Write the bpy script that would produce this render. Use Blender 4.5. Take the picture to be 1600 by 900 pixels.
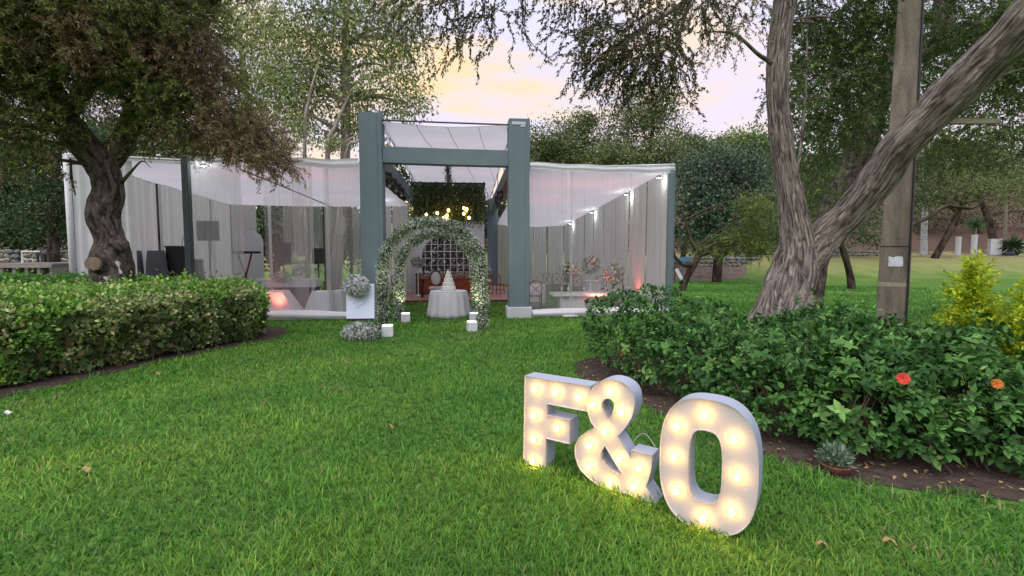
import bpy, bmesh, math, random
import numpy as np
from mathutils import Vector, noise
from mathutils.geometry import tessellate_polygon

for _o in list(bpy.data.objects):
    bpy.data.objects.remove(_o)
SC = bpy.context.scene
COL = SC.collection
R = math.radians
random.seed(7)
rng = np.random.default_rng(7)

# ------------------------------------------------------------------ camera
EYE = 1.65
YAW = R(5.3)
PITCH = math.atan(50 / 760.)
FOC = 760.
cam_d = bpy.data.cameras.new('camera')
cam_d.sensor_width = 36
cam_d.lens = 36 * FOC / 1600
cam_d.clip_end = 3000
cam_d.clip_start = .05
cam = bpy.data.objects.new('camera', cam_d)
COL.objects.link(cam)
cam.location = (0, 0, EYE)
cam.rotation_euler = (math.pi / 2 - PITCH, 0, -YAW)
SC.camera = cam

# ------------------------------------------------------------------ sky, sun, exposure
SUN_EL, SUN_AZ = R(60), R(215)         # broad soft light of the bright evening sky, no hard shadows
w = bpy.data.worlds.new('World')
SC.world = w
w.use_nodes = True
nt = w.node_tree
nt.nodes.clear()
N = nt.nodes.new
out = N('ShaderNodeOutputWorld')
bg = N('ShaderNodeBackground')
nt.links.new(bg.outputs[0], out.inputs[0])
sky = N('ShaderNodeTexSky')
sky.sky_type = 'NISHITA'
sky.sun_disc = False
sky.sun_elevation = SUN_EL
sky.sun_rotation = SUN_AZ
tc = N('ShaderNodeTexCoord')
sep = N('ShaderNodeSeparateXYZ')
nt.links.new(tc.outputs['Generated'], sep.inputs[0])
ramp = N('ShaderNodeValToRGB')
cr = ramp.color_ramp
cr.elements[0].position = 0.0
cr.elements[0].color = (.86, .75, .74, 1)
cr.elements[1].position = 1.0
cr.elements[1].color = (.62, .68, .90, 1)
for p, c_ in ((.10, (.85, .745, .76)), (.22, (.80, .70, .82)), (.40, (.76, .72, .90)), (.6, (.70, .72, .93))):
    e = cr.elements.new(p)
    e.color = (*c_, 1)
nt.links.new(sep.outputs[2], ramp.inputs[0])
# warm streaked cloud
mp = N('ShaderNodeMapping')
mp.inputs['Scale'].default_value = (1.1, 1.1, 4.2)
mp.inputs['Rotation'].default_value = (0, R(14), 0)
nt.links.new(tc.outputs['Generated'], mp.inputs[0])
nz = N('ShaderNodeTexNoise')
nz.inputs['Scale'].default_value = 3.4
nz.inputs['Detail'].default_value = 8
nz.inputs['Roughness'].default_value = .58
nt.links.new(mp.outputs[0], nz.inputs['Vector'])
cramp = N('ShaderNodeValToRGB')
cramp.color_ramp.elements[0].position = .40
cramp.color_ramp.elements[1].position = .60
nt.links.new(nz.outputs[0], cramp.inputs[0])
dot = N('ShaderNodeVectorMath')
dot.operation = 'DOT_PRODUCT'
nt.links.new(tc.outputs['Generated'], dot.inputs[0])
dot.inputs[1].default_value = (math.sin(R(2)) * math.cos(R(12)), math.cos(R(2)) * math.cos(R(12)), math.sin(R(12)))
mr = N('ShaderNodeMapRange')
mr.inputs['From Min'].default_value = .78
mr.inputs['From Max'].default_value = 1.0
nt.links.new(dot.outputs['Value'], mr.inputs['Value'])
mul = N('ShaderNodeMath')
mul.operation = 'MULTIPLY'
nt.links.new(cramp.outputs[0], mul.inputs[0])
nt.links.new(mr.outputs[0], mul.inputs[1])
mixw = N('ShaderNodeMixRGB')
mixw.inputs[2].default_value = (1.02, .72, .32, 1)
nt.links.new(mul.outputs[0], mixw.inputs[0])
nt.links.new(ramp.outputs[0], mixw.inputs[1])
# blue-grey cloud streaks elsewhere
mulb = N('ShaderNodeMath')
mulb.operation = 'MULTIPLY'
mulb.inputs[1].default_value = .35
nz2 = N('ShaderNodeTexNoise')
nz2.inputs['Scale'].default_value = 2.1
nz2.inputs['Detail'].default_value = 6
nt.links.new(mp.outputs[0], nz2.inputs['Vector'])
cr2 = N('ShaderNodeValToRGB')
cr2.color_ramp.elements[0].position = .46
cr2.color_ramp.elements[1].position = .7
nt.links.new(nz2.outputs[0], cr2.inputs[0])
nt.links.new(cr2.outputs[0], mulb.inputs[0])
mixb = N('ShaderNodeMixRGB')
mixb.inputs[2].default_value = (.66, .70, .92, 1)
nt.links.new(mulb.outputs[0], mixb.inputs[0])
nt.links.new(mixw.outputs[0], mixb.inputs[1])
sks = N('ShaderNodeMixRGB')
sks.blend_type = 'MULTIPLY'
sks.inputs[0].default_value = 1
sks.inputs[2].default_value = (.07, .07, .07, 1)
nt.links.new(sky.outputs[0], sks.inputs[1])
veil = N('ShaderNodeMixRGB')           # thin cloud veil over the clear sky
veil.inputs[0].default_value = .86
nt.links.new(sks.outputs[0], veil.inputs[1])
nt.links.new(mixb.outputs[0], veil.inputs[2])
nt.links.new(veil.outputs[0], bg.inputs[0])
bg.inputs[1].default_value = .67
sd = bpy.data.lights.new('sun', 'SUN')
sd.energy = 1.5
sd.angle = R(75)
sd.color = (1, .93, .86)
sun = bpy.data.objects.new('sun', sd)
COL.objects.link(sun)
sun.rotation_euler = Vector((math.sin(SUN_AZ) * math.cos(SUN_EL), math.cos(SUN_AZ) * math.cos(SUN_EL), math.sin(SUN_EL))).to_track_quat('Z', 'Y').to_euler()
SC.view_settings.view_transform = 'Standard'
SC.view_settings.look = 'None'
SC.view_settings.exposure = 1.0
SC.view_settings.gamma = 1
SC.view_settings.use_curve_mapping = False
SC.cycles.transparent_max_bounces = 16
SC.cycles.max_bounces = 4
SC.cycles.diffuse_bounces = 2
SC.cycles.glossy_bounces = 2

# ------------------------------------------------------------------ survey helpers (photo measurements to metres)
_fw = np.array([math.sin(YAW) * math.cos(PITCH), math.cos(YAW) * math.cos(PITCH), -math.sin(PITCH)])
_rt = np.array([math.cos(YAW), -math.sin(YAW), 0])
_up = np.cross(_rt, _fw)
_eye = np.array([0, 0, EYE])


def P(px, py, Y):
    d = _fw * FOC + _rt * (px - 800) + _up * (450 - py)
    return Vector(_eye + d * (Y / d[1]))


def G(px, py, z=0.):
    d = _fw * FOC + _rt * (px - 800) + _up * (450 - py)
    return Vector(_eye + d * ((z - EYE) / d[2]))


def hexc(s):
    s = s.lstrip('#')
    v = [int(s[i:i + 2], 16) / 255 for i in (0, 2, 4)]
    return tuple(x / 12.92 if x <= .04045 else ((x + .055) / 1.055) ** 2.4 for x in v)


# ------------------------------------------------------------------ materials
MATS = {}


def nodes_of(name):
    m = bpy.data.materials.new(name)
    m.use_nodes = True
    t = m.node_tree
    t.nodes.clear()
    return m, t


def pmat(name, col, rough=.6, var=.18, scale=6., bump=0., bscale=60., metal=0., spec=.4, stretch=None, dark=None, emis=None, estr=0., transl=0., detail=6):
    if name in MATS:
        return MATS[name]
    m, t = nodes_of(name)
    n = t.nodes.new
    o = n('ShaderNodeOutputMaterial')
    b = n('ShaderNodeBsdfPrincipled')
    b.inputs['Roughness'].default_value = rough
    b.inputs['Metallic'].default_value = metal
    b.inputs['Specular IOR Level'].default_value = spec
    tcn = n('ShaderNodeTexCoord')
    mpn = n('ShaderNodeMapping')
    if stretch:
        mpn.inputs['Scale'].default_value = stretch
    t.links.new(tcn.outputs['Object'], mpn.inputs[0])
    nzn = n('ShaderNodeTexNoise')
    nzn.inputs['Scale'].default_value = scale
    nzn.inputs['Detail'].default_value = detail
    t.links.new(mpn.outputs[0], nzn.inputs['Vector'])
    rp = n('ShaderNodeValToRGB')
    rp.color_ramp.elements[0].position = .3
    rp.color_ramp.elements[1].position = .7
    d_ = dark if dark else tuple(x * (1 - var) for x in col)
    l_ = col if dark else tuple(min(1, x * (1 + var)) for x in col)
    rp.color_ramp.elements[0].color = (*d_, 1)
    rp.color_ramp.elements[1].color = (*l_, 1)
    t.links.new(nzn.outputs[0], rp.inputs[0])
    t.links.new(rp.outputs[0], b.inputs['Base Color'])
    if bump:
        nb = n('ShaderNodeTexNoise')
        nb.inputs['Scale'].default_value = bscale
        nb.inputs['Detail'].default_value = 5
        t.links.new(mpn.outputs[0], nb.inputs['Vector'])
        bp = n('ShaderNodeBump')
        bp.inputs['Strength'].default_value = bump
        bp.inputs['Distance'].default_value = .05
        t.links.new(nb.outputs[0], bp.inputs['Height'])
        t.links.new(bp.outputs[0], b.inputs['Normal'])
    if emis:
        b.inputs['Emission Color'].default_value = (*emis, 1)
        b.inputs['Emission Strength'].default_value = estr
    last = b.outputs[0]
    if transl:
        tr = n('ShaderNodeBsdfTranslucent')
        t.links.new(rp.outputs[0], tr.inputs[0])
        mx = n('ShaderNodeMixShader')
        mx.inputs[0].default_value = transl
        t.links.new(last, mx.inputs[1])
        t.links.new(tr.outputs[0], mx.inputs[2])
        last = mx.outputs[0]
    t.links.new(last, o.inputs[0])
    MATS[name] = m
    return m


def leafmat(name, rough=.5, transl=.35, spec=.3):
    m, t = nodes_of(name)
    n = t.nodes.new
    o = n('ShaderNodeOutputMaterial')
    b = n('ShaderNodeBsdfPrincipled')
    b.inputs['Roughness'].default_value = rough
    b.inputs['Specular IOR Level'].default_value = spec
    a = n('ShaderNodeAttribute')
    a.attribute_name = 'Col'
    t.links.new(a.outputs['Color'], b.inputs['Base Color'])
    tr = n('ShaderNodeBsdfTranslucent')
    t.links.new(a.outputs['Color'], tr.inputs[0])
    mx = n('ShaderNodeMixShader')
    mx.inputs[0].default_value = transl
    t.links.new(b.outputs[0], mx.inputs[1])
    t.links.new(tr.outputs[0], mx.inputs[2])
    t.links.new(mx.outputs[0], o.inputs[0])
    MATS[name] = m
    return m


def sheermat(name, col, alpha, transl=.5, thread=26., amp=.2):
    """open-weave cloth: part see-through, gathered more densely in vertical bands"""
    m, t = nodes_of(name)
    n = t.nodes.new
    o = n('ShaderNodeOutputMaterial')
    d = n('ShaderNodeBsdfDiffuse')
    d.inputs[0].default_value = (*col, 1)
    tr = n('ShaderNodeBsdfTranslucent')
    tr.inputs[0].default_value = (*col, 1)
    m1 = n('ShaderNodeMixShader')
    m1.inputs[0].default_value = transl
    t.links.new(d.outputs[0], m1.inputs[1])
    t.links.new(tr.outputs[0], m1.inputs[2])
    tp = n('ShaderNodeBsdfTransparent')
    tcn = n('ShaderNodeTexCoord')
    mpn = n('ShaderNodeMapping')
    mpn.inputs['Scale'].default_value = (1, 1, .02)
    t.links.new(tcn.outputs['Object'], mpn.inputs[0])
    nzn = n('ShaderNodeTexNoise')
    nzn.inputs['Scale'].default_value = thread
    nzn.inputs['Detail'].default_value = 3
    t.links.new(mpn.outputs[0], nzn.inputs['Vector'])
    mrn = n('ShaderNodeMapRange')
    mrn.inputs['From Min'].default_value = .3
    mrn.inputs['From Max'].default_value = .7
    mrn.inputs['To Min'].default_value = max(0, alpha - amp)
    mrn.inputs['To Max'].default_value = min(1, alpha + amp)
    t.links.new(nzn.outputs[0], mrn.inputs['Value'])
    m2 = n('ShaderNodeMixShader')
    t.links.new(mrn.outputs[0], m2.inputs[0])
    t.links.new(tp.outputs[0], m2.inputs[1])
    t.links.new(m1.outputs[0], m2.inputs[2])
    t.links.new(m2.outputs[0], o.inputs[0])
    MATS[name] = m
    return m


def emat(name, col, s):
    m, t = nodes_of(name)
    o = t.nodes.new('ShaderNodeOutputMaterial')
    e_ = t.nodes.new('ShaderNodeEmission')
    e_.inputs[0].default_value = (*col, 1)
    e_.inputs[1].default_value = s
    t.links.new(e_.outputs[0], o.inputs[0])
    MATS[name] = m
    return m


def barkmat(name, col, dark, scale=3., bump=1.0, stretch=(1, 1, .16), ridge=14.):
    m, t = nodes_of(name)
    n = t.nodes.new
    o = n('ShaderNodeOutputMaterial')
    b = n('ShaderNodeBsdfPrincipled')
    b.inputs['Roughness'].default_value = .9
    b.inputs['Specular IOR Level'].default_value = .15
    uv = n('ShaderNodeUVMap')
    mpn = n('ShaderNodeMapping')
    mpn.inputs['Scale'].default_value = stretch
    t.links.new(uv.outputs[0], mpn.inputs[0])
    nz1 = n('ShaderNodeTexNoise')
    nz1.inputs['Scale'].default_value = scale
    nz1.inputs['Detail'].default_value = 9
    nz1.inputs['Roughness'].default_value = .65
    nz1.inputs['Distortion'].default_value = .6
    t.links.new(mpn.outputs[0], nz1.inputs['Vector'])
    vo = n('ShaderNodeTexVoronoi')
    vo.feature = 'DISTANCE_TO_EDGE'
    vo.inputs['Scale'].default_value = ridge
    # warp the crack pattern
    wp = n('ShaderNodeMixRGB')
    wp.blend_type = 'LINEAR_LIGHT'
    wp.inputs[0].default_value = .09
    t.links.new(mpn.outputs[0], wp.inputs[1])
    t.links.new(nz1.outputs[1], wp.inputs[2])
    t.links.new(wp.outputs[0], vo.inputs['Vector'])
    rp = n('ShaderNodeValToRGB')
    rp.color_ramp.elements[0].position = .40
    rp.color_ramp.elements[0].color = (*dark, 1)
    rp.color_ramp.elements[1].position = .60
    rp.color_ramp.elements[1].color = (*col, 1)
    t.links.new(nz1.outputs[0], rp.inputs[0])
    mrn = n('ShaderNodeMapRange')
    mrn.inputs['From Max'].default_value = .12
    mrn.inputs['To Min'].default_value = .55
    t.links.new(vo.outputs['Distance'], mrn.inputs['Value'])
    mx = n('ShaderNodeMixRGB')
    mx.blend_type = 'MULTIPLY'
    mx.inputs[0].default_value = .4
    t.links.new(rp.outputs[0], mx.inputs[1])
    t.links.new(mrn.outputs[0], mx.inputs[2])
    t.links.new(mx.outputs[0], b.inputs['Base Color'])
    ad = n('ShaderNodeMath')
    ad.operation = 'ADD'
    ad.operation = 'MULTIPLY_ADD'
    ad.inputs[1].default_value = .3
    t.links.new(mrn.outputs[0], ad.inputs[0])
    t.links.new(nz1.outputs[0], ad.inputs[2])
    bp = n('ShaderNodeBump')
    bp.inputs['Strength'].default_value = bump
    bp.inputs['Distance'].default_value = .055
    t.links.new(ad.outputs[0], bp.inputs['Height'])
    t.links.new(bp.outputs[0], b.inputs['Normal'])
    t.links.new(b.outputs[0], o.inputs[0])
    MATS[name] = m
    return m


M = MATS
LEAF = leafmat('leaf', .5, .35)
GLOSSY = leafmat('glossy_leaf', .5, .3, .22)
GRASS = leafmat('grass_blade', .55, .4, .25)
PETAL = leafmat('petal', .8, .4, .1)
SLATE = pmat('slate_fabric', hexc('#69797f'), .85, .07, 1.5, .15, 90, stretch=(1, 1, .15))
CLOTH = pmat('white_cloth', (.72, .73, .76), .9, .05, 3, .1, 60, transl=.25)
ROOF = pmat('white_roof_cloth', (.70, .68, .73), .9, .04, .8, .06, 20, transl=.42)
CURT = pmat('curtain_cloth', (.64, .62, .62), .95, .07, 5, .15, 50, transl=.34, stretch=(1, 1, .05))
WARMC = pmat('beige_curtain_cloth', (.64, .60, .53), .95, .07, 5, .15, 50, transl=.34, stretch=(1, 1, .05))
SHEER = sheermat('sheer_cloth', (.70, .67, .69), .22, amp=.07)
SHEERD = sheermat('dense_sheer_cloth', (.68, .69, .69), .42, amp=.10)
WHITE = pmat('white_paint', (.64, .65, .68), .45, .05, 5, .03, 40)
BLACK = pmat('black_plastic', (.02, .02, .022), .45, .2, 8)
DGREY = pmat('dark_grey_cloth', (.07, .07, .08), .9, .15, 8)
GREYC = pmat('grey_cloth', (.13, .13, .15), .95, .1, 5, .1)
STEEL = pmat('grey_metal', (.35, .36, .37), .4, .1, 8, metal=.7)
WOOD = pmat('brown_wood', hexc('#7a4a2c'), .45, .35, 5, .15, 40, stretch=(1, 1, 6))
DWOOD = pmat('dark_wood', hexc('#5a2f20'), .4, .3, 5, .1, 40, stretch=(1, 1, 6))
REDW = pmat('orange_brown_wood', hexc('#94492a'), .4, .25, 4, .1, 30, stretch=(6, 1, 1))
TERRA = pmat('terracotta', hexc('#8a5a4a'), .85, .25, 20, .3, 80)
CONC = pmat('concrete', hexc('#8c8375'), .9, .28, 7, .6, 60, stretch=(1, 1, .22), detail=12, dark=hexc('#5f574d'))
STONE = pmat('field_stone', hexc('#8b8a8c'), .9, .35, 6, .6, 30)
SOIL = pmat('garden_soil', (.075, .05, .038), .95, .45, 9, 1.0, 45)
GREENT = pmat('twig', (.09, .065, .045), .9, .3, 10)


# ------------------------------------------------------------------ object helpers
ORG = {}


def tag(o, label=None, cat=None, group=None, kind=None):
    if label:
        o['label'] = label
    if cat:
        o['category'] = cat
    if group:
        o['group'] = group
    if kind:
        o['kind'] = kind
    return o


def thing(name, label, cat, loc=(0, 0, 0), group=None):
    o = bpy.data.objects.new(name, None)
    COL.objects.link(o)
    o.empty_display_size = .1
    o.location = loc
    ORG[o.name] = Vector(loc)
    return tag(o, label, cat, group)


def link_mesh(name, me, mat, parent):
    o = bpy.data.objects.new(name, me)
    COL.objects.link(o)
    if mat:
        me.materials.append(mat)
    if parent:
        o.parent = parent
        ORG[o.name] = ORG.get(parent.name, Vector())
    else:
        ORG[o.name] = Vector()
    return o


def copy_tree(o, parent=None):
    c = o.copy()
    COL.objects.link(c)
    c.parent = parent
    for ch in o.children:
        copy_tree(ch, c)
    return c


def place(proto, loc, rz=0., label=None, first=[None], sc=None):
    c = copy_tree(proto)
    c.location = loc
    c.rotation_euler = (0, 0, rz)
    if label:
        c['label'] = label
    if sc:
        c.scale = (sc, sc, sc)
    return c


def kill_tree(o):
    for ch in list(o.children):
        kill_tree(ch)
    bpy.data.objects.remove(o)


def crom(pts, n):
    """Catmull-Rom through rows of numbers"""
    p = np.array(pts, float)
    a = np.vstack([2 * p[0] - p[1], p, 2 * p[-1] - p[-2]])
    outp = []
    for i in range(len(p) - 1):
        p0, p1, p2, p3 = a[i:i + 4]
        for k in range(n):
            t = k / n
            outp.append(.5 * (2 * p1 + (p2 - p0) * t + (2 * p0 - 5 * p1 + 4 * p2 - p3) * t * t + (3 * p1 - p0 - 3 * p2 + p3) * t ** 3))
    outp.append(p[-1])
    return np.array(outp)


class MB:
    def __init__(s):
        s.v, s.f, s.uv, s.bark = [], [], {}, 0.

    def box(s, c, d, rz=0., rx=0., ry=0.):
        from mathutils import Euler
        e = Euler((rx, ry, rz)).to_matrix()
        b = len(s.v)
        for x in (-.5, .5):
            for y in (-.5, .5):
                for z in (-.5, .5):
                    s.v.append(Vector(c) + e @ Vector((x * d[0], y * d[1], z * d[2])))
        for q in ((0, 1, 3, 2), (4, 6, 7, 5), (0, 4, 5, 1), (2, 3, 7, 6), (0, 2, 6, 4), (1, 5, 7, 3)):
            s.f.append([b + i for i in q])
        return s

    def bar(s, a, b_, w_, h_=None):
        """square bar between two points"""
        return s.tube([a, b_], [w_ * .7071] * 2, 4)

    def tube(s, pts, rad, n=8, lump=0., lf=2., cap=True, squash=None, flute=0.):
        pts = [Vector(p) for p in pts]
        t = (pts[1] - pts[0]).normalized()
        ref = Vector((0, 0, 1)) if abs(t.z) < .9 else Vector((1, 0, 0))
        u = t.cross(ref).normalized()
        b = len(s.v)
        ln = 0.
        if lump:
            per_ = s.bark / 6.28 if s.bark else sum(rad) / len(rad)
            s.bark = per_ * 6.28
        for i, p in enumerate(pts):
            t2 = (pts[min(i + 1, len(pts) - 1)] - pts[max(i - 1, 0)]).normalized()
            u = (u - t2 * u.dot(t2)).normalized()
            wv = t2.cross(u)
            if i:
                ln += (p - pts[i - 1]).length
            for k in range(n):
                a = 2 * math.pi * k / n + (math.pi / 4 if n == 4 else 0)
                d = u * math.cos(a) + wv * math.sin(a)
                r = rad[i]
                if lump:
                    q = p + d * r
                    r *= 1 + lump * (noise.noise(q * lf) + .5 * noise.noise(q * lf * 2.7)) + flute * math.sin(a * 5 + ln * .9 + 1.3 * math.sin(ln * 1.7))
                if lump:
                    s.uv[len(s.v)] = (k / n * 6.28 * per_, ln)
                s.v.append(p + d * r)
        for i in range(len(pts) - 1):
            for k in range(n):
                s.f.append([b + i * n + k, b + i * n + (k + 1) % n, b + (i + 1) * n + (k + 1) % n, b + (i + 1) * n + k])
        if cap:
            s.f.append([b + k for k in range(n)][::-1])
            e_ = b + (len(pts) - 1) * n
            s.f.append([e_ + k for k in range(n)])
        return s

    def lathe(s, prof, c=(0, 0, 0), n=20, wob=None):
        c = Vector(c)
        b = len(s.v)
        for i, (r, z) in enumerate(prof):
            for k in range(n):
                a = 2 * math.pi * k / n
                rr = r * (1 + (wob(a, i / max(1, len(prof) - 1)) if wob else 0))
                s.v.append(c + Vector((rr * math.cos(a), rr * math.sin(a), z)))
        for i in range(len(prof) - 1):
            for k in range(n):
                s.f.append([b + i * n + k, b + i * n + (k + 1) % n, b + (i + 1) * n + (k + 1) % n, b + (i + 1) * n + k])
        s.f.append([b + k for k in range(n)][::-1])
        e_ = b + (len(prof) - 1) * n
        s.f.append([e_ + k for k in range(n)])
        return s

    def grid(s, fn, nu, nv):
        b = len(s.v)
        for i in range(nu + 1):
            for j in range(nv + 1):
                s.v.append(Vector(fn(i / nu, j / nv)))
        for i in range(nu):
            for j in range(nv):
                s.f.append([b + i * (nv + 1) + j, b + (i + 1) * (nv + 1) + j, b + (i + 1) * (nv + 1) + j + 1, b + i * (nv + 1) + j + 1])
        return s

    def build(s, name, mat, parent=None, smooth=False, bevel=0., kind=None, label=None):
        og = ORG.get(parent.name, Vector()) if parent else Vector()
        me = bpy.data.meshes.new(name)
        me.from_pydata([tuple(v - og) for v in s.v], [], s.f)
        if s.bark:
            l = me.uv_layers.new(name='UVMap')
            per = s.bark
            for pl in me.polygons:
                us = [s.uv[i] for i in pl.vertices]
                wrap = max(u[0] for u in us) - min(u[0] for u in us) > .5 * per
                for li_, u in zip(pl.loop_indices, us):
                    l.data[li_].uv = (u[0] + per if wrap and u[0] < per * .5 else u[0], u[1])
        if smooth:
            me.polygons.foreach_set('use_smooth', [True] * len(me.polygons))
        me.update()
        o = link_mesh(name, me, mat, parent)
        if bevel:
            bm = bmesh.new()
            bm.from_mesh(me)
            bmesh.ops.remove_doubles(bm, verts=bm.verts, dist=1e-5)
            bmesh.ops.recalc_face_normals(bm, faces=bm.faces)
            bmesh.ops.bevel(bm, geom=[e_ for e_ in bm.edges if len(e_.link_faces) == 2 and e_.calc_face_angle(0) > .6], offset=bevel, segments=2, affect='EDGES', profile=.6)
            bm.to_mesh(me)
            bm.free()
        if kind:
            o['kind'] = kind
        if label:
            o['label'] = label
        return o


def npmesh(name, V, F, mat, parent=None, col=None, smooth=False, kind=None):
    """V (n,3); F list of (m,k) index arrays; col (n,3) per vertex"""
    og = ORG.get(parent.name, Vector()) if parent else Vector()
    V = np.asarray(V, np.float32) - np.array(og, np.float32)
    me = bpy.data.meshes.new(name)
    me.vertices.add(len(V))
    me.vertices.foreach_set('co', V.ravel())
    li = np.concatenate([f.ravel() for f in F]).astype(np.int32)
    tot = np.concatenate([np.full(len(f), f.shape[1], np.int32) for f in F])
    st = np.concatenate([[0], np.cumsum(tot)[:-1]]).astype(np.int32)
    me.loops.add(len(li))
    me.loops.foreach_set('vertex_index', li)
    me.polygons.add(len(tot))
    me.polygons.foreach_set('loop_start', st)
    if smooth:
        me.polygons.foreach_set('use_smooth', np.ones(len(tot), bool))
    me.update(calc_edges=True)
    if col is not None:
        a = me.color_attributes.new('Col', 'FLOAT_COLOR', 'POINT')
        c4 = np.ones((len(V), 4), np.float32)
        c4[:, :3] = col
        a.data.foreach_set('color', c4.ravel())
    o = link_mesh(name, me, mat, parent)
    if kind:
        o['kind'] = kind
    return o


# leaf outlines: (along, across, lift)
T_SIMPLE = (np.array([(0, 0, 0), (.45, .5, .06), (1, 0, -.05), (.45, -.5, .06)]), [np.array([(0, 2, 1), (0, 3, 2)])])
T_BROAD = (np.array([(0, 0, 0), (.28, .42, .05), (.62, .40, .03), (1, 0, -.16), (.62, -.40, .03), (.28, -.42, .05), (.3, 0, -.02), (.65, 0, -.05)]),
           [np.array([(0, 6, 1), (0, 5, 6), (7, 3, 2), (7, 4, 3)]), np.array([(1, 6, 7, 2), (6, 5, 4, 7)])])
T_BLADE = (np.array([(0, -.5, 0), (0, .5, 0), (.55, -.38, .0), (.55, .38, .0), (1, 0, -.12)]), [np.array([(2, 3, 4)]), np.array([(0, 1, 3, 2)])])
T_PETAL = (np.array([(0, 0, 0), (.6, .5, .1), (1, .15, 0), (1, -.15, 0), (.6, -.5, .1)]), [np.array([(0, 2, 1), (0, 4, 3), (0, 3, 2)])])


def unit(a):
    return a / np.maximum(np.linalg.norm(a, axis=-1, keepdims=True), 1e-9)


def leaf_geo(T, pos, d, nrm, L, W, col):
    tv, tf = T
    n = len(pos)
    d = unit(d)
    side = unit(np.cross(nrm, d))
    up_ = np.cross(d, side)
    L = np.broadcast_to(L, (n,))[:, None, None]
    W = np.broadcast_to(W, (n,))[:, None, None]
    V = pos[:, None, :] + d[:, None, :] * tv[None, :, 0:1] * L + side[:, None, :] * tv[None, :, 1:2] * W + up_[:, None, :] * tv[None, :, 2:3] * L
    k = len(tv)
    off = (np.arange(n) * k)[:, None, None]
    F = [(f[None] + off).reshape(-1, f.shape[1]) for f in tf]
    C = np.repeat(col, k, axis=0)
    return V.reshape(-1, 3), F, C


def leaf_obj(name, T, pos, d, nrm, L, W, col, mat, parent=None, kind='stuff'):
    V, F, C = leaf_geo(T, pos, d, nrm, L, W, col)
    return npmesh(name, V, F, mat, parent, C, kind=kind)


FOLIAGE_GAIN = 1.8


def palette(n, pal, jit=.18, idx=None):
    """pal: list of (rgb, weight)"""
    c = np.array([p[0] for p in pal], float)
    wt = np.array([p[1] for p in pal], float)
    if idx is None:
        idx = rng.choice(len(pal), n, p=wt / wt.sum())
    c = np.where(c.max(1, keepdims=True) < .4, c * FOLIAGE_GAIN, c)
    k = c[idx] * (1 + jit * rng.standard_normal((n, 1)))
    return np.clip(k, .004, .95)


def rdir(n):
    return unit(rng.standard_normal((n, 3)))


def waves(p, f=1., seed=0):
    """cheap smooth field, about -1..1"""
    r_ = np.random.default_rng(seed)
    s_ = np.zeros(len(p))
    for k in range(7):
        v = r_.standard_normal(3) * f * (1 + .5 * k)
        s_ += np.sin(p @ v + r_.uniform(0, 6.28)) / (1 + .4 * k)
    return s_ / 2.6


def in_blobs(blobs, n, shell=2.2):
    """random points in ellipsoids, outward-weighted; blobs: (cx,cy,cz,rx,ry,rz)"""
    b = np.array(blobs, float)
    wt = (b[:, 3] * b[:, 5]) ** 1.0 * b[:, 4] ** .5
    i = rng.choice(len(b), n, p=wt / wt.sum())
    u = rdir(n)
    r_ = rng.random(n) ** (1 / shell)
    return b[i, :3] + u * b[i, 3:] * r_[:, None], u, i


def strands(p, d, K, step, grav, wig=.25):
    n = len(p)
    step = np.broadcast_to(step, (n,))[:, None]
    out_ = [p]
    d = unit(d)
    for k in range(K - 1):
        d = unit(d + np.array([0, 0, -1.]) * grav + rng.standard_normal((n, 3)) * wig)
        out_.append(out_[-1] + d * step)
    return np.stack(out_, 1)


def twig_geo(nodes, r0, r1, base=0):
    S, K, _ = nodes.shape
    a = np.array([0, 2.094, 4.188])
    rr = np.linspace(r0, r1, K)
    V = nodes[:, :, None, :] + rr[None, :, None, None] * np.stack([np.cos(a), np.sin(a), np.sin(a + 1) * .6], -1)[None, None]
    idx = base + np.arange(S * K * 3).reshape(S, K, 3)
    q = []
    for k in range(3):
        k2 = (k + 1) % 3
        q.append(np.stack([idx[:, :-1, k], idx[:, :-1, k2], idx[:, 1:, k2], idx[:, 1:, k]], -1).reshape(-1, 4))
    return V.reshape(-1, 3), [np.concatenate(q)]


def frond_leaves(nodes, per, spread=.8):
    """positions, directions and normals of leaves set along strands"""
    S, K, _ = nodes.shape
    t = unit(np.diff(nodes, axis=1, append=2 * nodes[:, -1:] - nodes[:, -2:-1]))
    pos = np.repeat(nodes.reshape(-1, 3), per, 0)
    tt = np.repeat(t.reshape(-1, 3), per, 0)
    n = len(pos)
    pos = pos + tt * rng.uniform(-.5, .5, (n, 1)) * np.linalg.norm(nodes[0, 1] - nodes[0, 0])
    sd_ = unit(np.cross(tt, rdir(n)))
    return pos, tt * .7 + sd_ * spread, rdir(n) + np.array([0, 0, .8])


def smooth01(x):
    x = np.clip(x, 0, 1)
    return x * x * (3 - 2 * x)


# ================================================================== THE GROUND
def ground_z(x, y):
    x = np.asarray(x, float)
    y = np.asarray(y, float)
    s = smooth01((x - 17) / 7)
    m = s * smooth01((y - 27) / 9) * 1.72
    hill = smooth01((y - 40) / 45) * (6 + 9 * smooth01((x - 5) / 30)) + smooth01((y - 41) / 8) * 1.6 * s
    left = smooth01((-x - 14) / 20) * smooth01((y - 24) / 30) * 3
    return m + hill + left


def axis_pts(a, b, fine0, fine1, fs, cs):
    l = list(np.arange(a, fine0, cs)) + list(np.arange(fine0, fine1, fs)) + list(np.arange(fine1, b + cs, cs))
    return np.array(l)


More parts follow.
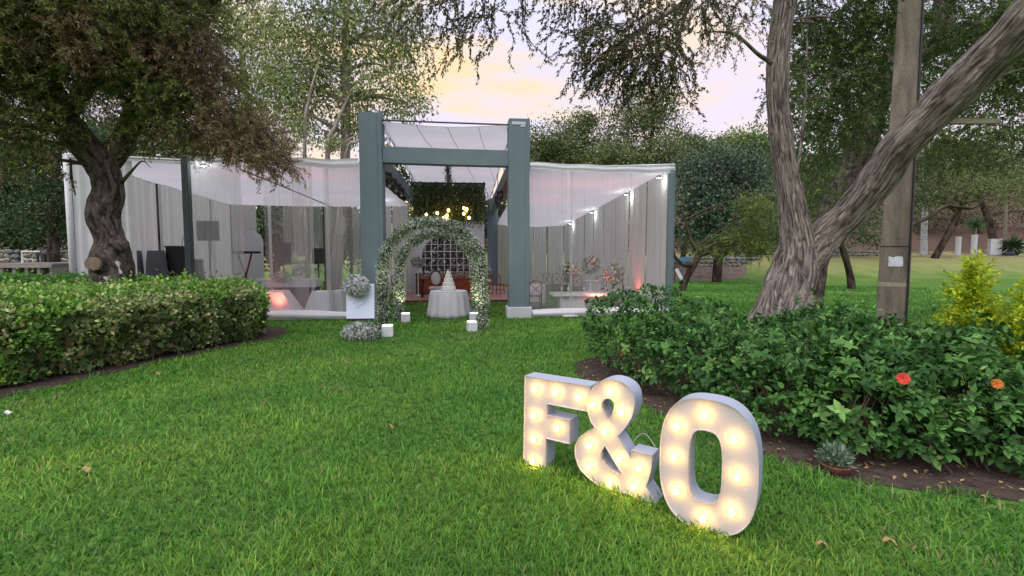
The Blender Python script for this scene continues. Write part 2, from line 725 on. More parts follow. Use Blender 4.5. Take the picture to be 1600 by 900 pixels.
gx = axis_pts(-260, 260, -30, 60, 1.5, 20)
gy = axis_pts(-120, 420, -10, 100, 1.5, 20)
XX, YY = np.meshgrid(gx, gy, indexing='ij')
ZZ = ground_z(XX, YY)
nx, ny = XX.shape
ii = np.arange(nx * ny).reshape(nx, ny)
FQ = np.stack([ii[:-1, :-1], ii[1:, :-1], ii[1:, 1:], ii[:-1, 1:]], -1).reshape(-1, 4)
m, t = nodes_of('lawn_ground')
n = t.nodes.new
o_ = n('ShaderNodeOutputMaterial')
b_ = n('ShaderNodeBsdfPrincipled')
b_.inputs['Roughness'].default_value = .9
b_.inputs['Specular IOR Level'].default_value = .1
tcn = n('ShaderNodeTexCoord')
nA = n('ShaderNodeTexNoise')
nA.inputs['Scale'].default_value = 18
nA.inputs['Detail'].default_value = 8
nB = n('ShaderNodeTexNoise')
nB.inputs['Scale'].default_value = .35
nB.inputs['Detail'].default_value = 5
for q in (nA, nB):
    t.links.new(tcn.outputs['Object'], q.inputs['Vector'])
rA = n('ShaderNodeValToRGB')
rA.color_ramp.elements[0].position = .3
rA.color_ramp.elements[0].color = (.05, .115, .024, 1)
rA.color_ramp.elements[1].position = .72
rA.color_ramp.elements[1].color = (.14, .28, .055, 1)
t.links.new(nA.outputs[0], rA.inputs[0])
rB = n('ShaderNodeValToRGB')
rB.color_ramp.elements[0].color = (.75, .75, .75, 1)
rB.color_ramp.elements[1].color = (1.35, 1.25, 1.1, 1)
t.links.new(nB.outputs[0], rB.inputs[0])
mu = n('ShaderNodeMixRGB')
mu.blend_type = 'MULTIPLY'
mu.inputs[0].default_value = 1
t.links.new(rA.outputs[0], mu.inputs[1])
t.links.new(rB.outputs[0], mu.inputs[2])
# dry turf on the bank, leaf litter further up
sp = n('ShaderNodeSeparateXYZ')
t.links.new(tcn.outputs['Object'], sp.inputs[0])
nC = n('ShaderNodeTexNoise')
nC.inputs['Scale'].default_value = .8
nC.inputs['Detail'].default_value = 6
t.links.new(tcn.outputs['Object'], nC.inputs['Vector'])
ad = n('ShaderNodeMath')
ad.operation = 'MULTIPLY_ADD'
ad.inputs[1].default_value = 1.6
t.links.new(nC.outputs[0], ad.inputs[0])
t.links.new(sp.outputs[2], ad.inputs[2])
rC = n('ShaderNodeMapRange')
rC.inputs['From Min'].default_value = .9
rC.inputs['From Max'].default_value = 2.1
t.links.new(ad.outputs[0], rC.inputs['Value'])
mD = n('ShaderNodeMixRGB')
mD.inputs[2].default_value = (.29, .29, .12, 1)
t.links.new(rC.outputs[0], mD.inputs[0])
t.links.new(mu.outputs[0], mD.inputs[1])
rE = n('ShaderNodeMapRange')
rE.inputs['From Min'].default_value = 2.45
rE.inputs['From Max'].default_value = 2.9
t.links.new(ad.outputs[0], rE.inputs['Value'])
rF = n('ShaderNodeValToRGB')
rF.color_ramp.elements[0].color = (.06, .04, .03, 1)
rF.color_ramp.elements[1].color = (.19, .125, .095, 1)
t.links.new(nA.outputs[0], rF.inputs[0])
mF = n('ShaderNodeMixRGB')
t.links.new(rE.outputs[0], mF.inputs[0])
t.links.new(mD.outputs[0], mF.inputs[1])
t.links.new(rF.outputs[0], mF.inputs[2])
t.links.new(mF.outputs[0], b_.inputs['Base Color'])
bp = n('ShaderNodeBump')
bp.inputs['Strength'].default_value = .8
bp.inputs['Distance'].default_value = .06
t.links.new(nA.outputs[0], bp.inputs['Height'])
t.links.new(bp.outputs[0], b_.inputs['Normal'])
t.links.new(b_.outputs[0], o_.inputs[0])
lawn = npmesh('lawn', np.stack([XX, YY, ZZ], -1).reshape(-1, 3), [FQ], m, smooth=True)
tag(lawn, kind='structure')

# soil beds under the hedges
BED_R = [(1.62, 7.3), (1.52, 6.6), (1.75, 5.6), (2.02, 4.75), (2.22, 4.1), (2.42, 3.62), (2.62, 3.38), (3.0, 3.12), (3.6, 2.85), (4.4, 2.6), (6.2, 2.3), (9.0, 2.4), (9.0, 4.4), (6.2, 5.2), (5.4, 8.6), (4.2, 8.9), (3.1, 7.7), (2.2, 7.7)]
BED_L = [(-9.5, 2.2), (-6.6, 3.3), (-5.9, 4.8), (-5.35, 6.2), (-4.75, 7.9), (-4.15, 9.4), (-3.75, 10.35), (-4.0, 11.3), (-5.2, 12.1), (-7.2, 12.2), (-12.5, 12.2), (-12.5, 2.2)]


def inside(poly, x, y):
    c = np.zeros(len(x), bool)
    j = len(poly) - 1
    for i in range(len(poly)):
        xi, yi = poly[i]
        xj, yj = poly[j]
        with np.errstate(divide='ignore', invalid='ignore'):
            k = ((yi > y) != (yj > y)) & (x < (xj - xi) * (y - yi) / (yj - yi) + xi)
        c ^= k
        j = i
    return c


for poly in (BED_R, BED_L):
    sm = crom([(*p, 0) for p in poly + poly[:1]], 6)[:-1]
    mb = MB()
    mb.v = [Vector((p[0] + .05 * noise.noise(Vector((p[0] * 3, p[1] * 3, 0))), p[1] + .05 * noise.noise(Vector((p[0] * 3, p[1] * 3, 5))), .006)) for p in sm]
    mb.f = [list(tr_) for tr_ in tessellate_polygon([mb.v])]
    tag(mb.build('soil_bed', SOIL), kind='structure')

# grass blades, thickest where they show largest
NB = 280000
dd = (rng.random(NB) ** 1.55) * 17.5 + 1.7
aa = rng.uniform(R(-58), R(58), NB) + YAW
gxp, gyp = dd * np.sin(aa), dd * np.cos(aa)
edge = .07 * np.sin(gxp * 9 + gyp * 4) + .05 * np.sin(gyp * 17 - gxp * 6)
keep = ~(inside(BED_R, gxp + edge, gyp + edge) | inside(BED_L, gxp + edge, gyp - edge))
keep &= ~((gyp > 17.4) & (gxp > -2.6) & (gxp < 2.2))
gxp, gyp, dd = gxp[keep], gyp[keep], dd[keep]
pos = np.stack([gxp, gyp, np.zeros_like(gxp)], -1)
nb = len(pos)
patch = waves(pos * np.array([1, 1, 0]), .9, 3)
fine = waves(pos * np.array([1, 1, 0]), 5., 4)
lean = rng.uniform(.35, 1.5, nb)
az = rng.uniform(0, 6.283, nb) + .5 * fine
d_ = np.stack([np.cos(az) * lean, np.sin(az) * lean, np.ones(nb)], -1)
Lg = rng.uniform(.035, .088, nb) * (1 + .22 * fine + .5 * np.clip(fine - .7, 0, 1)) * (1 + dd * .012)
Wg = rng.uniform(.0042, .0078, nb) * (.66 + dd * .18)
base = palette(nb, [((.085, .215, .030), 5), ((.135, .285, .040), 4), ((.052, .145, .026), 3), ((.21, .33, .06), 1.5), ((.30, .27, .13), .22)], .16) * np.array([.56, .62, .55])
base *= (1 + .24 * patch + .16 * fine)[:, None]
base[:, 0] *= 1 + .26 * patch
worn = (waves(pos * np.array([1, 1, 0]), 1.6, 31) + .5 * waves(pos * np.array([1, 1, 0]), 6, 32) + rng.normal(0, .35, nb)) > 1.25
base[worn] = palette(int(worn.sum()), [((.17, .15, .07), 3), ((.12, .14, .045), 3)], .2)
base = np.clip(base, .01, .8)
V, F_, C = leaf_geo(T_BLADE, pos, d_, np.stack([-np.cos(az), -np.sin(az), lean], -1), Lg, Wg, base)
go = npmesh('grass', V, F_, GRASS, None, C, kind='stuff')
tag(go, 'short green grass blades covering the lawn', 'grass')


NB = 90000
dd = rng.uniform(14, 33, NB)
aa = rng.uniform(R(9), R(62), NB)
gxp, gyp = dd * np.sin(aa), dd * np.cos(aa)
keep = (gxp > 5.9) & (gyp > 8) & ~inside(BED_R, gxp, gyp) & (gyp < 40)
gxp, gyp, dd = gxp[keep], gyp[keep], dd[keep]
pos = np.stack([gxp, gyp, ground_z(gxp, gyp)], -1)
nb = len(pos)
az = rng.uniform(0, 6.283, nb)
lean = rng.uniform(.4, 1.6, nb)
patch = waves(pos * np.array([1, 1, 0]), .5, 8)
dry = smooth01((pos[:, 2] + .5 * patch - .25) / .8)[:, None]
base = palette(nb, [((.07, .17, .03), 5), ((.10, .215, .04), 4), ((.05, .12, .025), 3)], .15) * (1 - dry) + palette(nb, [((.19, .20, .075), 4), ((.25, .235, .11), 3), ((.12, .17, .05), 2)], .15) * dry
base = np.clip(base * (1 + .15 * patch)[:, None], .01, .8)
V, F_, C = leaf_geo(T_BLADE, pos, np.stack([np.cos(az) * lean, np.sin(az) * lean, np.ones(nb)], -1), np.stack([-np.cos(az), -np.sin(az), lean], -1), rng.uniform(.06, .11, nb), rng.uniform(.02, .035, nb) * dd / 20, base)
go = npmesh('grass', V, F_, GRASS, None, C, kind='stuff')
tag(go, 'grass of the far lawn and drier bank right of the tent', 'grass')

# ================================================================== THE TENT
YF = 12.87
ZT = 4.10
YB_R, YB_L = 27.5, 21.0


def curtain(parent, a, b, z0, z1, mat, amp=.05, waves_=None, name='curtain', spread=0., label=None, ph=0.):
    """a fabric panel in folds from ground point a to b"""
    a, b = Vector((*a, 0)), Vector((*b, 0))
    L = (b - a).length
    tdir = (b - a).normalized()
    nrm = Vector((-tdir.y, tdir.x, 0))
    nw = waves_ or L * 5.5
    zf = z1 if callable(z1) else (lambda u: z1)
    def fn(u, v):
        ir = noise.noise(Vector((u * L * 1.7 + ph * 3, ph, .3 * v)))
        ir2 = noise.noise(Vector((u * L * 4.1 - ph * 2, ph + 9, .5 * v)))
        k = (.65 + .9 * ir) * math.sin(u * nw * 2 * math.pi + ph + 4.5 * ir + .5 * v * ir2) + .5 * ir2 + .3 * math.sin(u * nw * 4.7 + 1 + ph + 3 * ir2)
        c = .5 + (u - .5) * (1 + spread * (1 - v) * .1)
        return a + tdir * (L * c) + nrm * (amp * k * (.55 + .45 * (1 - v))) + Vector((0, 0, z0 + (zf(u) - z0) * v))
    mb = MB().grid(fn, max(8, int(nw * 8)), 7)
    return mb.build(name, mat, parent, smooth=True, label=label)


def spotlight(parent, loc, aim=(0, 0, -1), power=0., col=(.9, 1, .95)):
    mb = MB()
    mb.lathe([(.05, .06), (.07, .05), (.07, .005), (.062, 0)], loc, 12)
    o = mb.build('spotlight', BLACK, parent)
    l = MB().lathe([(.052, -.003), (.045, -.012), (.001, -.014)], loc, 12)
    l.build('lens', M['led'], o, smooth=True)
    if power:
        ld = bpy.data.lights.new('led_light', 'POINT')
        ld.energy = power
        ld.color = col
        ld.shadow_soft_size = .06
        lo = bpy.data.objects.new('led_light', ld)
        COL.objects.link(lo)
        lo.parent = o
        lo.location = Vector(loc) - ORG[parent.name] - Vector((0, 0, .09))
    return o


emat('led', (.92, 1, .97), 30)
emat('warm_bulb', (1, .50, .12), 9)
emat('letter_bulb', (1, .48, .07), 44)
emat('cube_glow', (1, .90, .62), 5)
emat('red_led', (1, .12, .07), 14)

# ---- entrance pavilion
pv = thing('entrance_pavilion', 'tall slate-blue fabric-wrapped portal frame with white canopy at the tent entrance', 'pavilion', (-.5, YF, 0))


def column(x0, x1, y, dep, h, par):
    mb = MB()
    def fn(u, v):
        # square wrapped post with softened edges and slight fabric creases
        per = [(x0, y), (x1, y), (x1, y + dep), (x0, y + dep), (x0, y)]
        k = min(int(u * 4), 3)
        f = u * 4 - k
        p = Vector((per[k][0] + (per[k + 1][0] - per[k][0]) * f, per[k][1] + (per[k + 1][1] - per[k][1]) * f, v * h))
        c = Vector(((x0 + x1) / 2, y + dep / 2, p.z))
        d = p - c
        q = 1 - .035 * (abs(f - .5) * 2) ** 6 + .022 * noise.noise(Vector((p.x * 3, p.y * 3, p.z * .9))) + .014 * noise.noise(Vector((p.x * 9, p.y * 9, p.z * 2.2))) + .006 * math.sin(p.z * 9 + u * 14)
        return c + d * q
    mb.grid(fn, 48, 44)
    mb.box(((x0 + x1) / 2, y + dep / 2, h + .008), ((x1 - x0) * .96, dep * .96, .03))
    o = mb.build('column', SLATE, par, smooth=False)
    xs_ = x0 + (x1 - x0) * .78
    MB().tube([(xs_ + .006 * math.sin(k * 1.3), y - .004, h * k / 14) for k in range(15)], [.006] * 15, 5).build('seam', SLATE, o)
    return o


column(-2.70, -2.12, YF - .1, .5, 5.24, pv)
column(1.10, 1.66, YF - .1, .5, 5.18, pv)
column(-2.66, -2.12, 26.0, .5, 4.75, pv)
column(1.12, 1.66, 26.0, .5, 4.7, pv)


def beam(a, b, hgt, thick):
    a, b = Vector(a), Vector(b)
    L = (b - a).length
    t_ = (b - a).normalized()
    nn = Vector((-t_.y, t_.x, 0)).normalized()
    mb = MB()
    def fn(u, v):
        ang = v * 4
        k = min(int(ang), 3)
        f = ang - k
        per = [(-.5, 0), (.5, 0), (.5, 1), (-.5, 1), (-.5, 0)]
        px = per[k][0] + (per[k + 1][0] - per[k][0]) * f
        pz = per[k][1] + (per[k + 1][1] - per[k][1]) * f
        p = a + t_ * (u * L) + nn * (px * thick) + Vector((0, 0, pz * hgt - .008 * math.sin(u * math.pi)))
        return p + nn * .012 * noise.noise(p * 2.5)
    mb.grid(fn, 30, 12)
    return mb.build('beam', SLATE, pv)


MB().box((1.36, YF - .108, 5.08), (.36, .02, .07), rx=.05).box((1.47, YF - .10, 5.02), (.12, .02, .06)).build('cloth_fold', CLOTH, pv, kind='stuff')
beam((-2.12, YF + .12, 4.04), (1.10, YF + .12, 4.00), .40, .3)
beam((-2.36, YF + .42, 3.98), (-2.36, 26.0, 3.98), .42, .3)
beam((1.36, YF + .42, 3.96), (1.36, 26.0, 3.96), .42, .3)


def canopy(u, v):
    x = -2.2 + 3.45 * u
    y = YF - .02 + v * 13.3
    return (x, y, 5.07 - .42 * v - .10 * math.sin(u * math.pi) * (1 - .5 * v) - .05 * math.sin(v * math.pi * 6) ** 2)


MB().grid(canopy, 24, 48).build('canopy', ROOF, pv, smooth=True)
for k in range(3):                               # cords sewn across the canopy
    u = .27 + .23 * k
    MB().tube([Vector(canopy(u + .035 * j, j / 12)) - Vector((0, 0, .012)) for j in range(13)], [.006] * 13, 4).build('canopy_cord', DGREY, pv)
for x in (-2.16, 1.24):
    mb = MB().tube([(x, YF + .02, 5.09), (x, 26.2, 4.66)], [.03, .03], 8)
    mb.build('canopy_rail', STEEL, pv)
    for yy in (14.3, 16.2, 19.5, 23):
        MB().tube([(x, yy, 4.4), (x, yy, 5.03 - .42 * (yy - YF) / 13.3)], [.025, .025], 6).build('canopy_post', WHITE, pv)
MB().tube([(-2.12, YF - .03, 5.085), (1.1, YF - .03, 5.05)], [.022, .022], 6).build('canopy_rail', DGREY, pv)
for x0, x1 in ((1.02, 1.72),):
    mb = MB()
    mb.lathe([(.36, 0.0), (.37, .12), (.365, .22), (.36, .34)], (1.38, YF + .15, 0), 4)
    mb.v = [Vector((1.38 + (abs(math.cos(math.atan2(v.y - YF - .15, v.x - 1.38) + math.pi / 4)) * 0 + (v.x - 1.38)) * 1.0, v.y, v.z)) for v in mb.v]
    wr = MB().box((1.38, YF + .15, .15), (.66, .6, .30))
    wr.build('base_wrap', CLOTH, pv, bevel=.02)

# ---- right-hand tent
rt_ = thing('event_tent', 'white sheer-curtained tent to the right of the slate entrance portal', 'tent', (3.5, YF, 0), 'draped tent wings')


def roof_r(u, v):
    x, y = 1.66 + 3.9 * u, YF + v * (YB_R - YF)
    return (x, y, ZT - .08 - .62 * v - .10 * math.sin(u * math.pi) - .05 * math.sin(v * 6 * math.pi) ** 2 * math.sin(u * math.pi))


def eave_r(y):
    return ZT - .08 - .62 * (y - YF) / (YB_R - YF)


MB().grid(roof_r, 20, 48).build('roof_sheet', ROOF, rt_, smooth=True)
MB().tube([(1.66, YF - .02, ZT - .04), (3.6, YF - .02, ZT - .08), (5.6, YF - .02, ZT)], [.035] * 3, 8).build('eave_rail', WHITE, rt_)
for (x0, x1, mat) in ((1.66, 5.6, CLOTH),):
    def val(u, v):
        x = x0 + (x1 - x0) * u
        return (x, YF - .06 + .02 * math.sin(v * 9), ZT + .01 - .05 * math.sin(u * math.pi) - v * (.17 + .06 * u) + .01 * math.sin(u * 21))
    MB().grid(val, 40, 6).build('valance', CLOTH, rt_, smooth=True)
column(5.46, 5.62, YF - .05, .16, ZT - .02, rt_).name = 'corner_post'
ys = list(np.linspace(YF + .25, YB_R, 10))
for k in range(9):
    g0 = .05 if k % 2 else .1
    curtain(rt_, (5.56, ys[k] + g0), (5.56, ys[k + 1] - .05), .05, lambda u, a=ys[k], b=ys[k + 1]: eave_r(a + (b - a) * u), CURT, .035, (ys[k + 1] - ys[k]) * 3.2, ph=k)
for a, b in ((1.75, 2.55), (2.95, 3.75), (3.78, 4.5), (4.62, 5.5)):
    curtain(rt_, (a, YB_R), (b, YB_R), .05, ZT - .72, CURT, .04, ph=a)
xs = [(1.68, 2.56, SHEER), (2.80, 3.62, SHEER), (3.60, 4.42, SHEER), (4.40, 5.44, SHEER)]
for a, b, mt in xs:
    curtain(rt_, (a, YF + .04), (b, YF + .04), .1, ZT - .15, mt, .014, (b - a) * 5, name='sheer_curtain', ph=a)
curtain(rt_, (2.52, YF + .06), (2.66, YF + .06), .1, ZT - .15, SHEER, .03, 2, name='sheer_curtain')
curtain(rt_, (2.76, YF + .07), (2.84, YF + .07), .1, ZT - .15, SHEERD, .02, 2, name='sheer_curtain')


def skirt(parent, x0, x1, h=.2):
    def fn(u, v):
        x = x0 + (x1 - x0) * u
        a = v * math.pi
        return (x, YF - .1 - .11 * math.sin(a) + .03 * math.sin(x * 2.3), .02 + h * v + .05 * math.sin(u * 3.1) * v + .012 * math.sin(v * 14 + x * 3))
    MB().grid(fn, 60, 10).build('skirt', CLOTH, parent, smooth=True)


skirt(rt_, 1.72, 5.5)
for p in (P(1040, 272, YF + .5), P(968, 305, 16.2), P(915, 335, 20.8), P(878, 350, 25.2)):
    x = 5.38
    spotlight(rt_, (x, p.y, eave_r(p.y) - .16), power=3 if p.y < 14 else 5)

# ---- left-hand tent
lt = thing('event_tent', 'long white tent with sheer front left of the entrance portal behind clipped hedge', 'tent', (-6, YF, 0), 'draped tent wings')
XL = -9.62


def eave_l(y):
    return ZT - .05 - .30 * (y - YF) / (YB_L - YF)


def roof_l(u, v):
    x, y = XL + (-2.4 - XL) * u, YF + v * (YB_L - YF)
    return (x, y, eave_l(y) - .05 * math.sin(u * math.pi) - .03 * math.sin(v * 4 * math.pi) ** 2)


MB().grid(roof_l, 40, 30).build('roof_sheet', ROOF, lt, smooth=True)


def val_l(u, v):
    x = -6.9 + (-2.72 + 6.9) * u
    return (x, YF - .06 + .02 * math.sin(v * 9), ZT + .02 - .04 * math.sin(u * 3 * math.pi) ** 2 - v * (.10 + .16 * u))


MB().grid(val_l, 40, 6).build('valance', CLOTH, lt, smooth=True)
MB().grid(lambda u, v: (XL + (-6.9 - XL) * u, YF - .05, ZT - .01 - .14 * u - v * .06), 20, 3).build('valance', CLOTH, lt, smooth=True)
MB().tube([(XL, YF - .02, ZT), (-6.9, YF - .02, ZT - .1)], [.03] * 2, 8).build('eave_rail', WHITE, lt)
mb = MB().tube([(XL + .02, YF - .02, 0), (XL + .02, YF - .02, ZT)], [.07, .07], 10)
mb.build('corner_post', WHITE, lt, smooth=True)
pc_ = column(-6.97, -6.82, YF - .08, .16, ZT - .02, lt)
pc_.name = 'corner_post'
pc_.data.materials[0] = pmat('charcoal_fabric', hexc('#4c5354'), .9, .12, 2, .15, 60, stretch=(1, 1, .15))
curtain(lt, (XL + .1, YF), (-8.15, YF), .05, ZT - .03, CLOTH, .035, 5)
# side wall
ysl = list(np.linspace(YF + .25, YB_L, 6))
for k in range(5):
    curtain(lt, (XL + .02, ysl[k] + .04), (XL + .02, ysl[k + 1] - .04), .05, lambda u, a=ysl[k], b=ysl[k + 1]: eave_l(a + (b - a) * u), CURT, .03, 4, ph=k * 2)
    MB().tube([(XL + .1, ysl[k + 1], 0), (XL + .1, ysl[k + 1], eave_l(ysl[k + 1]) - .04)], [.035, .035], 8).build('post', WHITE, lt)
# back wall with openings
for a, b, mt in ((-9.5, -8.6, CURT), (-7.55, -6.75, SHEERD), (-6.65, -5.95, SHEERD), (-5.85, -5.15, SHEERD), (-4.75, -4.05, SHEERD), (-3.95, -3.15, CURT), (-3.1, -2.45, CURT)):
    curtain(lt, (a, YB_L), (b, YB_L), .05, ZT - .37, mt, .04, ph=a)
for x in (-8.1, -5.9, -4.85, -3.95):
    MB().tube([(x, YB_L + .08, 0), (x, YB_L + .08, ZT - .37)], [.06, .06], 8).build('post', DGREY if x > -6 else WHITE, lt)
# front sheers
curtain(lt, (-6.78, YF), (-5.75, YF), .1, ZT - .05, SHEERD, .02, 6, name='sheer_curtain')
curtain(lt, (-5.78, YF + .03), (-5.62, YF + .03), .1, ZT - .1, SHEERD, .03, 3, name='sheer_curtain')
for a, b, mt in ((-5.1, -4.05, SHEER), (-4.0, -3.9, SHEERD), (-3.62, -3.5, SHEERD), (-3.55, -2.74, SHEER), (-4.4, -4.02, SHEER)):
    curtain(lt, (a, YF + .05), (b, YF + .05), .1, ZT - .15, mt, .014, max(2, (b - a) * 5), name='sheer_curtain', ph=a)
skirt(lt, -6.7, -2.75)
MB().tube([(-5.72, YF + .2, ZT - .25), (-5.6, 16, ZT - .33), (-5.5, 19.5, ZT - .42), (-5.4, YB_L - .1, ZT - .5)], [.018] * 4, 6).build('cable', DGREY, lt)
spotlight(lt, (-6.66, YF + .35, ZT - .17), power=4)
spotlight(lt, (-3.32, 19.2, ZT - .42), power=5)

# curtains behind the dining area, beyond the portal
bk = thing('backdrop_curtain', 'beige gathered curtains hanging behind the arch at the back of the tent', 'curtain', (-1.5, 26.6, 0))
for a, b in ((-5.6, -4.8), (-4.75, -3.9), (-3.75, -2.75), (-2.05, -1.62)):
    curtain(bk, (a, 26.7), (b, 26.7), .05, 3.4, WARMC, .04, ph=a)
for a, b in ((1.68, 2.2),):
    curtain(bk, (a, 27.2), (b, 27.2), .05, 3.4, WARMC, .04, ph=a)

# dance floor
fl = thing('dance_floor', 'low pinkish dance floor platform with dark red edge inside the tent', 'platform', (-.5, 17.5, 0))
nxp, nyp = 6, 8
pm = pmat('pink_floor_board', hexc('#a98378'), .5, .12, 2)
me0 = None
for i in range(nxp):
    for j in range(nyp):
        c = (-2.75 + (i + .5) * .8, 17.62 + (j + .5) * 1.05, .052)
        if me0 is None:
            o = MB().box(ORG[fl.name], (.79, 1.04, .02)).build('floor_panel', pm, fl)
            me0 = o.data
        else:
            o = link_mesh('floor_panel', me0, None, fl)
        o.location = Vector(c) - ORG[fl.name]
MB().box((-.35, 17.58, .032), (4.9, .06, .064)).build('edge_trim', pmat('dark_red_trim', hexc('#5e241f'), .5), fl)
MB().box((-.35, 21.8, .018), (4.8, 8.36, .035)).build('base', DGREY, fl)


# ---- stage lights under the side beams
def stage_light(loc, rz, label):
    t_ = thing('stage_light', label, 'light', (0, 0, 0), 'black moving-head lights under the portal beams')
    MB().box((0, 0, -.04), (.2, .14, .08)).build('base', BLACK, t_, bevel=.01)
    for sx in (-.1, .1):
        MB().box((sx, 0, -.2), (.025, .09, .26)).build('yoke_arm', BLACK, t_)
    mb = MB().tube([(0, .14, -.2), (0, .1, -.24), (0, -.1, -.36), (0, -.14, -.385)], [.05, .095, .095, .07], 12)
    hd = mb.build('head', BLACK, t_, smooth=True)
    MB().tube([(0, -.14, -.385), (0, -.146, -.388)], [.06, .055], 12).build('lens', STEEL, hd)
    t_.location = loc
    t_.rotation_euler = (0, 0, rz)
    return t_


for k, y in enumerate((14.1, 15.1, 16.1, 17.2)):
    stage_light((-2.2, y, 3.98), .5 + .3 * k, ['nearest', 'second', 'third', 'farthest'][k] + ' of the four black stage lights under the left portal beam')
for k, y in enumerate((17.5, 19.0)):
    stage_light((1.2, y, 3.96), -.4 - .3 * k, ['nearer', 'farther'][k] + ' black stage light under the right portal beam')

# ---- hanging greenery chandelier
cc = P(701, 330, 17.0)
ch = thing('chandelier', 'hanging greenery chandelier with warm bulbs under the white canopy', 'chandelier', (cc.x, 17, 4.1))
zc = 4.05
hw, hd_ = 1.22, .62
mb = MB()
for s_ in (-1, 1):
    mb.tube([(cc.x - hw, 17 + s_ * hd_, zc), (cc.x + hw, 17 + s_ * hd_, zc)], [.03, .03], 6)
    mb.tube([(cc.x + s_ * hw, 17 - hd_, zc), (cc.x + s_ * hw, 17 + hd_, zc)], [.03, .03], 6)
mb.build('frame', BLACK, ch)
MB().tube([(cc.x, 17, zc), (cc.x, 17, 4.86)], [.015, .015], 6).build('hanging_rod', BLACK, ch)
ns = 620
q = np.stack([cc.x + rng.uniform(-hw, hw, ns), 17 + rng.uniform(-hd_, hd_, ns), np.full(ns, zc)], -1)
nd = strands(q, rng.standard_normal((ns, 3)) * .3 + np.array([0, 0, -1]), 9, rng.uniform(.09, .17, ns), .6, .12)
p_, d_, n_ = frond_leaves(nd, 5, .7)
stp = np.stack([cc.x + rng.normal(0, .05, 500), 17 + rng.normal(0, .05, 500), rng.uniform(zc, 4.8, 500)], -1)
p_ = np.concatenate([p_, stp])
d_ = np.concatenate([d_, rdir(500)])
n_ = np.concatenate([n_, rdir(500)])
col = palette(len(p_), [((.035, .060, .024), 6), ((.07, .10, .04), 3), ((.39, .39, .28), .35)], .2)
leaf_obj('foliage', T_SIMPLE, p_, d_, n_, rng.uniform(.05, .1, len(p_)), .03, col, LEAF, ch)
for k in range(13):
    x = cc.x + rng.uniform(-1.05, 1.1)
    y = 17 - hd_ - rng.uniform(.02, .2)
    z = zc - rng.uniform(.80, 1.22)
    bo = MB().lathe([(.008, -.055), (.04, -.035), (.045, 0), (.03, .035), (.012, .05)], (x, y, z), 10).build('bulb', M['warm_bulb'], ch, smooth=True)
    MB().tube([(x, y, z + .05), (x, y, zc)], [.006, .006], 5).build('bulb_cord', BLACK, ch)

# ---- floral arches
def floral_arch(cx, cy, hw_, top, label, seed):
    r_ = np.random.default_rng(seed)
    t_ = thing('floral_arch', label, 'arch', (cx, cy, 0), 'flower arches at the entrance')
    spring = top - hw_
    pts = [(-hw_, 0, 0), (-hw_ * 1.02, 0, spring * .5), (-hw_, 0, spring)]
    pts += [(-hw_ * math.cos(a), 0, spring + hw_ * math.sin(a)) for a in np.linspace(.15, math.pi - .15, 16)]
    pts += [(hw_, 0, spring), (hw_ * 1.02, 0, spring * .5), (hw_, 0, 0)]
    path = crom(pts, 6)
    path = path + np.array([cx, cy, 0])
    MB().tube([tuple(p) for p in path[::4]], [.018] * len(path[::4]), 6).build('frame', BLACK, t_)
    seg = np.linalg.norm(np.diff(path, axis=0), axis=1)
    cum = np.concatenate([[0], np.cumsum(seg)])
    def on(nn):
        u = r_.random(nn) * cum[-1]
        return np.stack([np.interp(u, cum, path[:, k]) for k in range(3)], -1), u
    nl = 9000
    p, u = on(nl)
    off = unit(r_.standard_normal((nl, 3))) * (r_.random((nl, 1)) ** .6) * .105
    off *= (1 + .25 * np.sin(u * 9) + .2 * np.sin(u * 23))[:, None]
    pp = p + off
    pp[:, 2] = np.maximum(pp[:, 2], .03)
    leaf_obj('foliage', T_SIMPLE, pp, unit(off) + .7 * rdir(nl), rdir(nl), r_.uniform(.05, .09, nl), .032, palette(nl, [((.045, .085, .04), 5), ((.09, .14, .07), 3), ((.2, .25, .16), 1)], .2), LEAF, t_)
    nf = 10500
    p, u = on(nf)
    clump = .5 + .5 * np.sin(u * 6 + seed) * np.sin(u * 15)
    off = unit(r_.standard_normal((nf, 3))) * (.055 + .095 * r_.random((nf, 1)) ** 1.1) * (.85 + .35 * clump)[:, None]
    hz = (np.abs(p[:, 0] - cx) > hw_ * .85)
    off[hz] *= 1.12
    pp = p + off
    pp[:, 2] = np.maximum(pp[:, 2], .03)
    leaf_obj('flowers', T_PETAL, pp, rdir(nf), unit(off) + .6 * rdir(nf), r_.uniform(.018, .034, nf), .028, palette(nf, [((.72, .76, .68), 5), ((.52, .58, .48), 3), ((.82, .83, .79), 2)], .08), PETAL, t_)
    return t_


floral_arch(-.76, 11.06, 1.1, 2.42, 'front flower arch of white baby breath and dark leaves with light cubes at its feet', 11)
floral_arch(-.74, 12.55, .97, 2.24, 'rear flower arch of white blooms standing just behind the front arch', 12)


def light_cube(x, y, label, s_=.21, rz=.15, sx=0):
    t_ = thing('light_cube', label, 'light box', (x, y, 0), 'white light boxes at the arch feet')
    o = MB().box((x, y, s_ / 2 + .01), (s_, s_, s_), rz).build('housing', WHITE, t_, bevel=.012)
    MB().box((x, y, s_ + .0125), (s_ * .8, s_ * .8, .004), rz).build('lit_top', M['cube_glow'], t_)
    ld = bpy.data.lights.new('uplight', 'SPOT')
    ld.energy = 22
    ld.color = (1, .9, .6)
    ld.spot_size = R(70)
    ld.spot_blend = .8
    ld.shadow_soft_size = .05
    lo = bpy.data.objects.new('uplight', ld)
    COL.objects.link(lo)
    lo.parent = t_
    lo.location = (0, 0, s_ + .06)
    lo.rotation_euler = Vector((-sx, -.55, -1)).to_track_quat('-Z', 'Y').to_euler()
    lo.rotation_euler = Vector((sx, .5, 1)).to_track_quat('-Z', 'Y').to_euler()


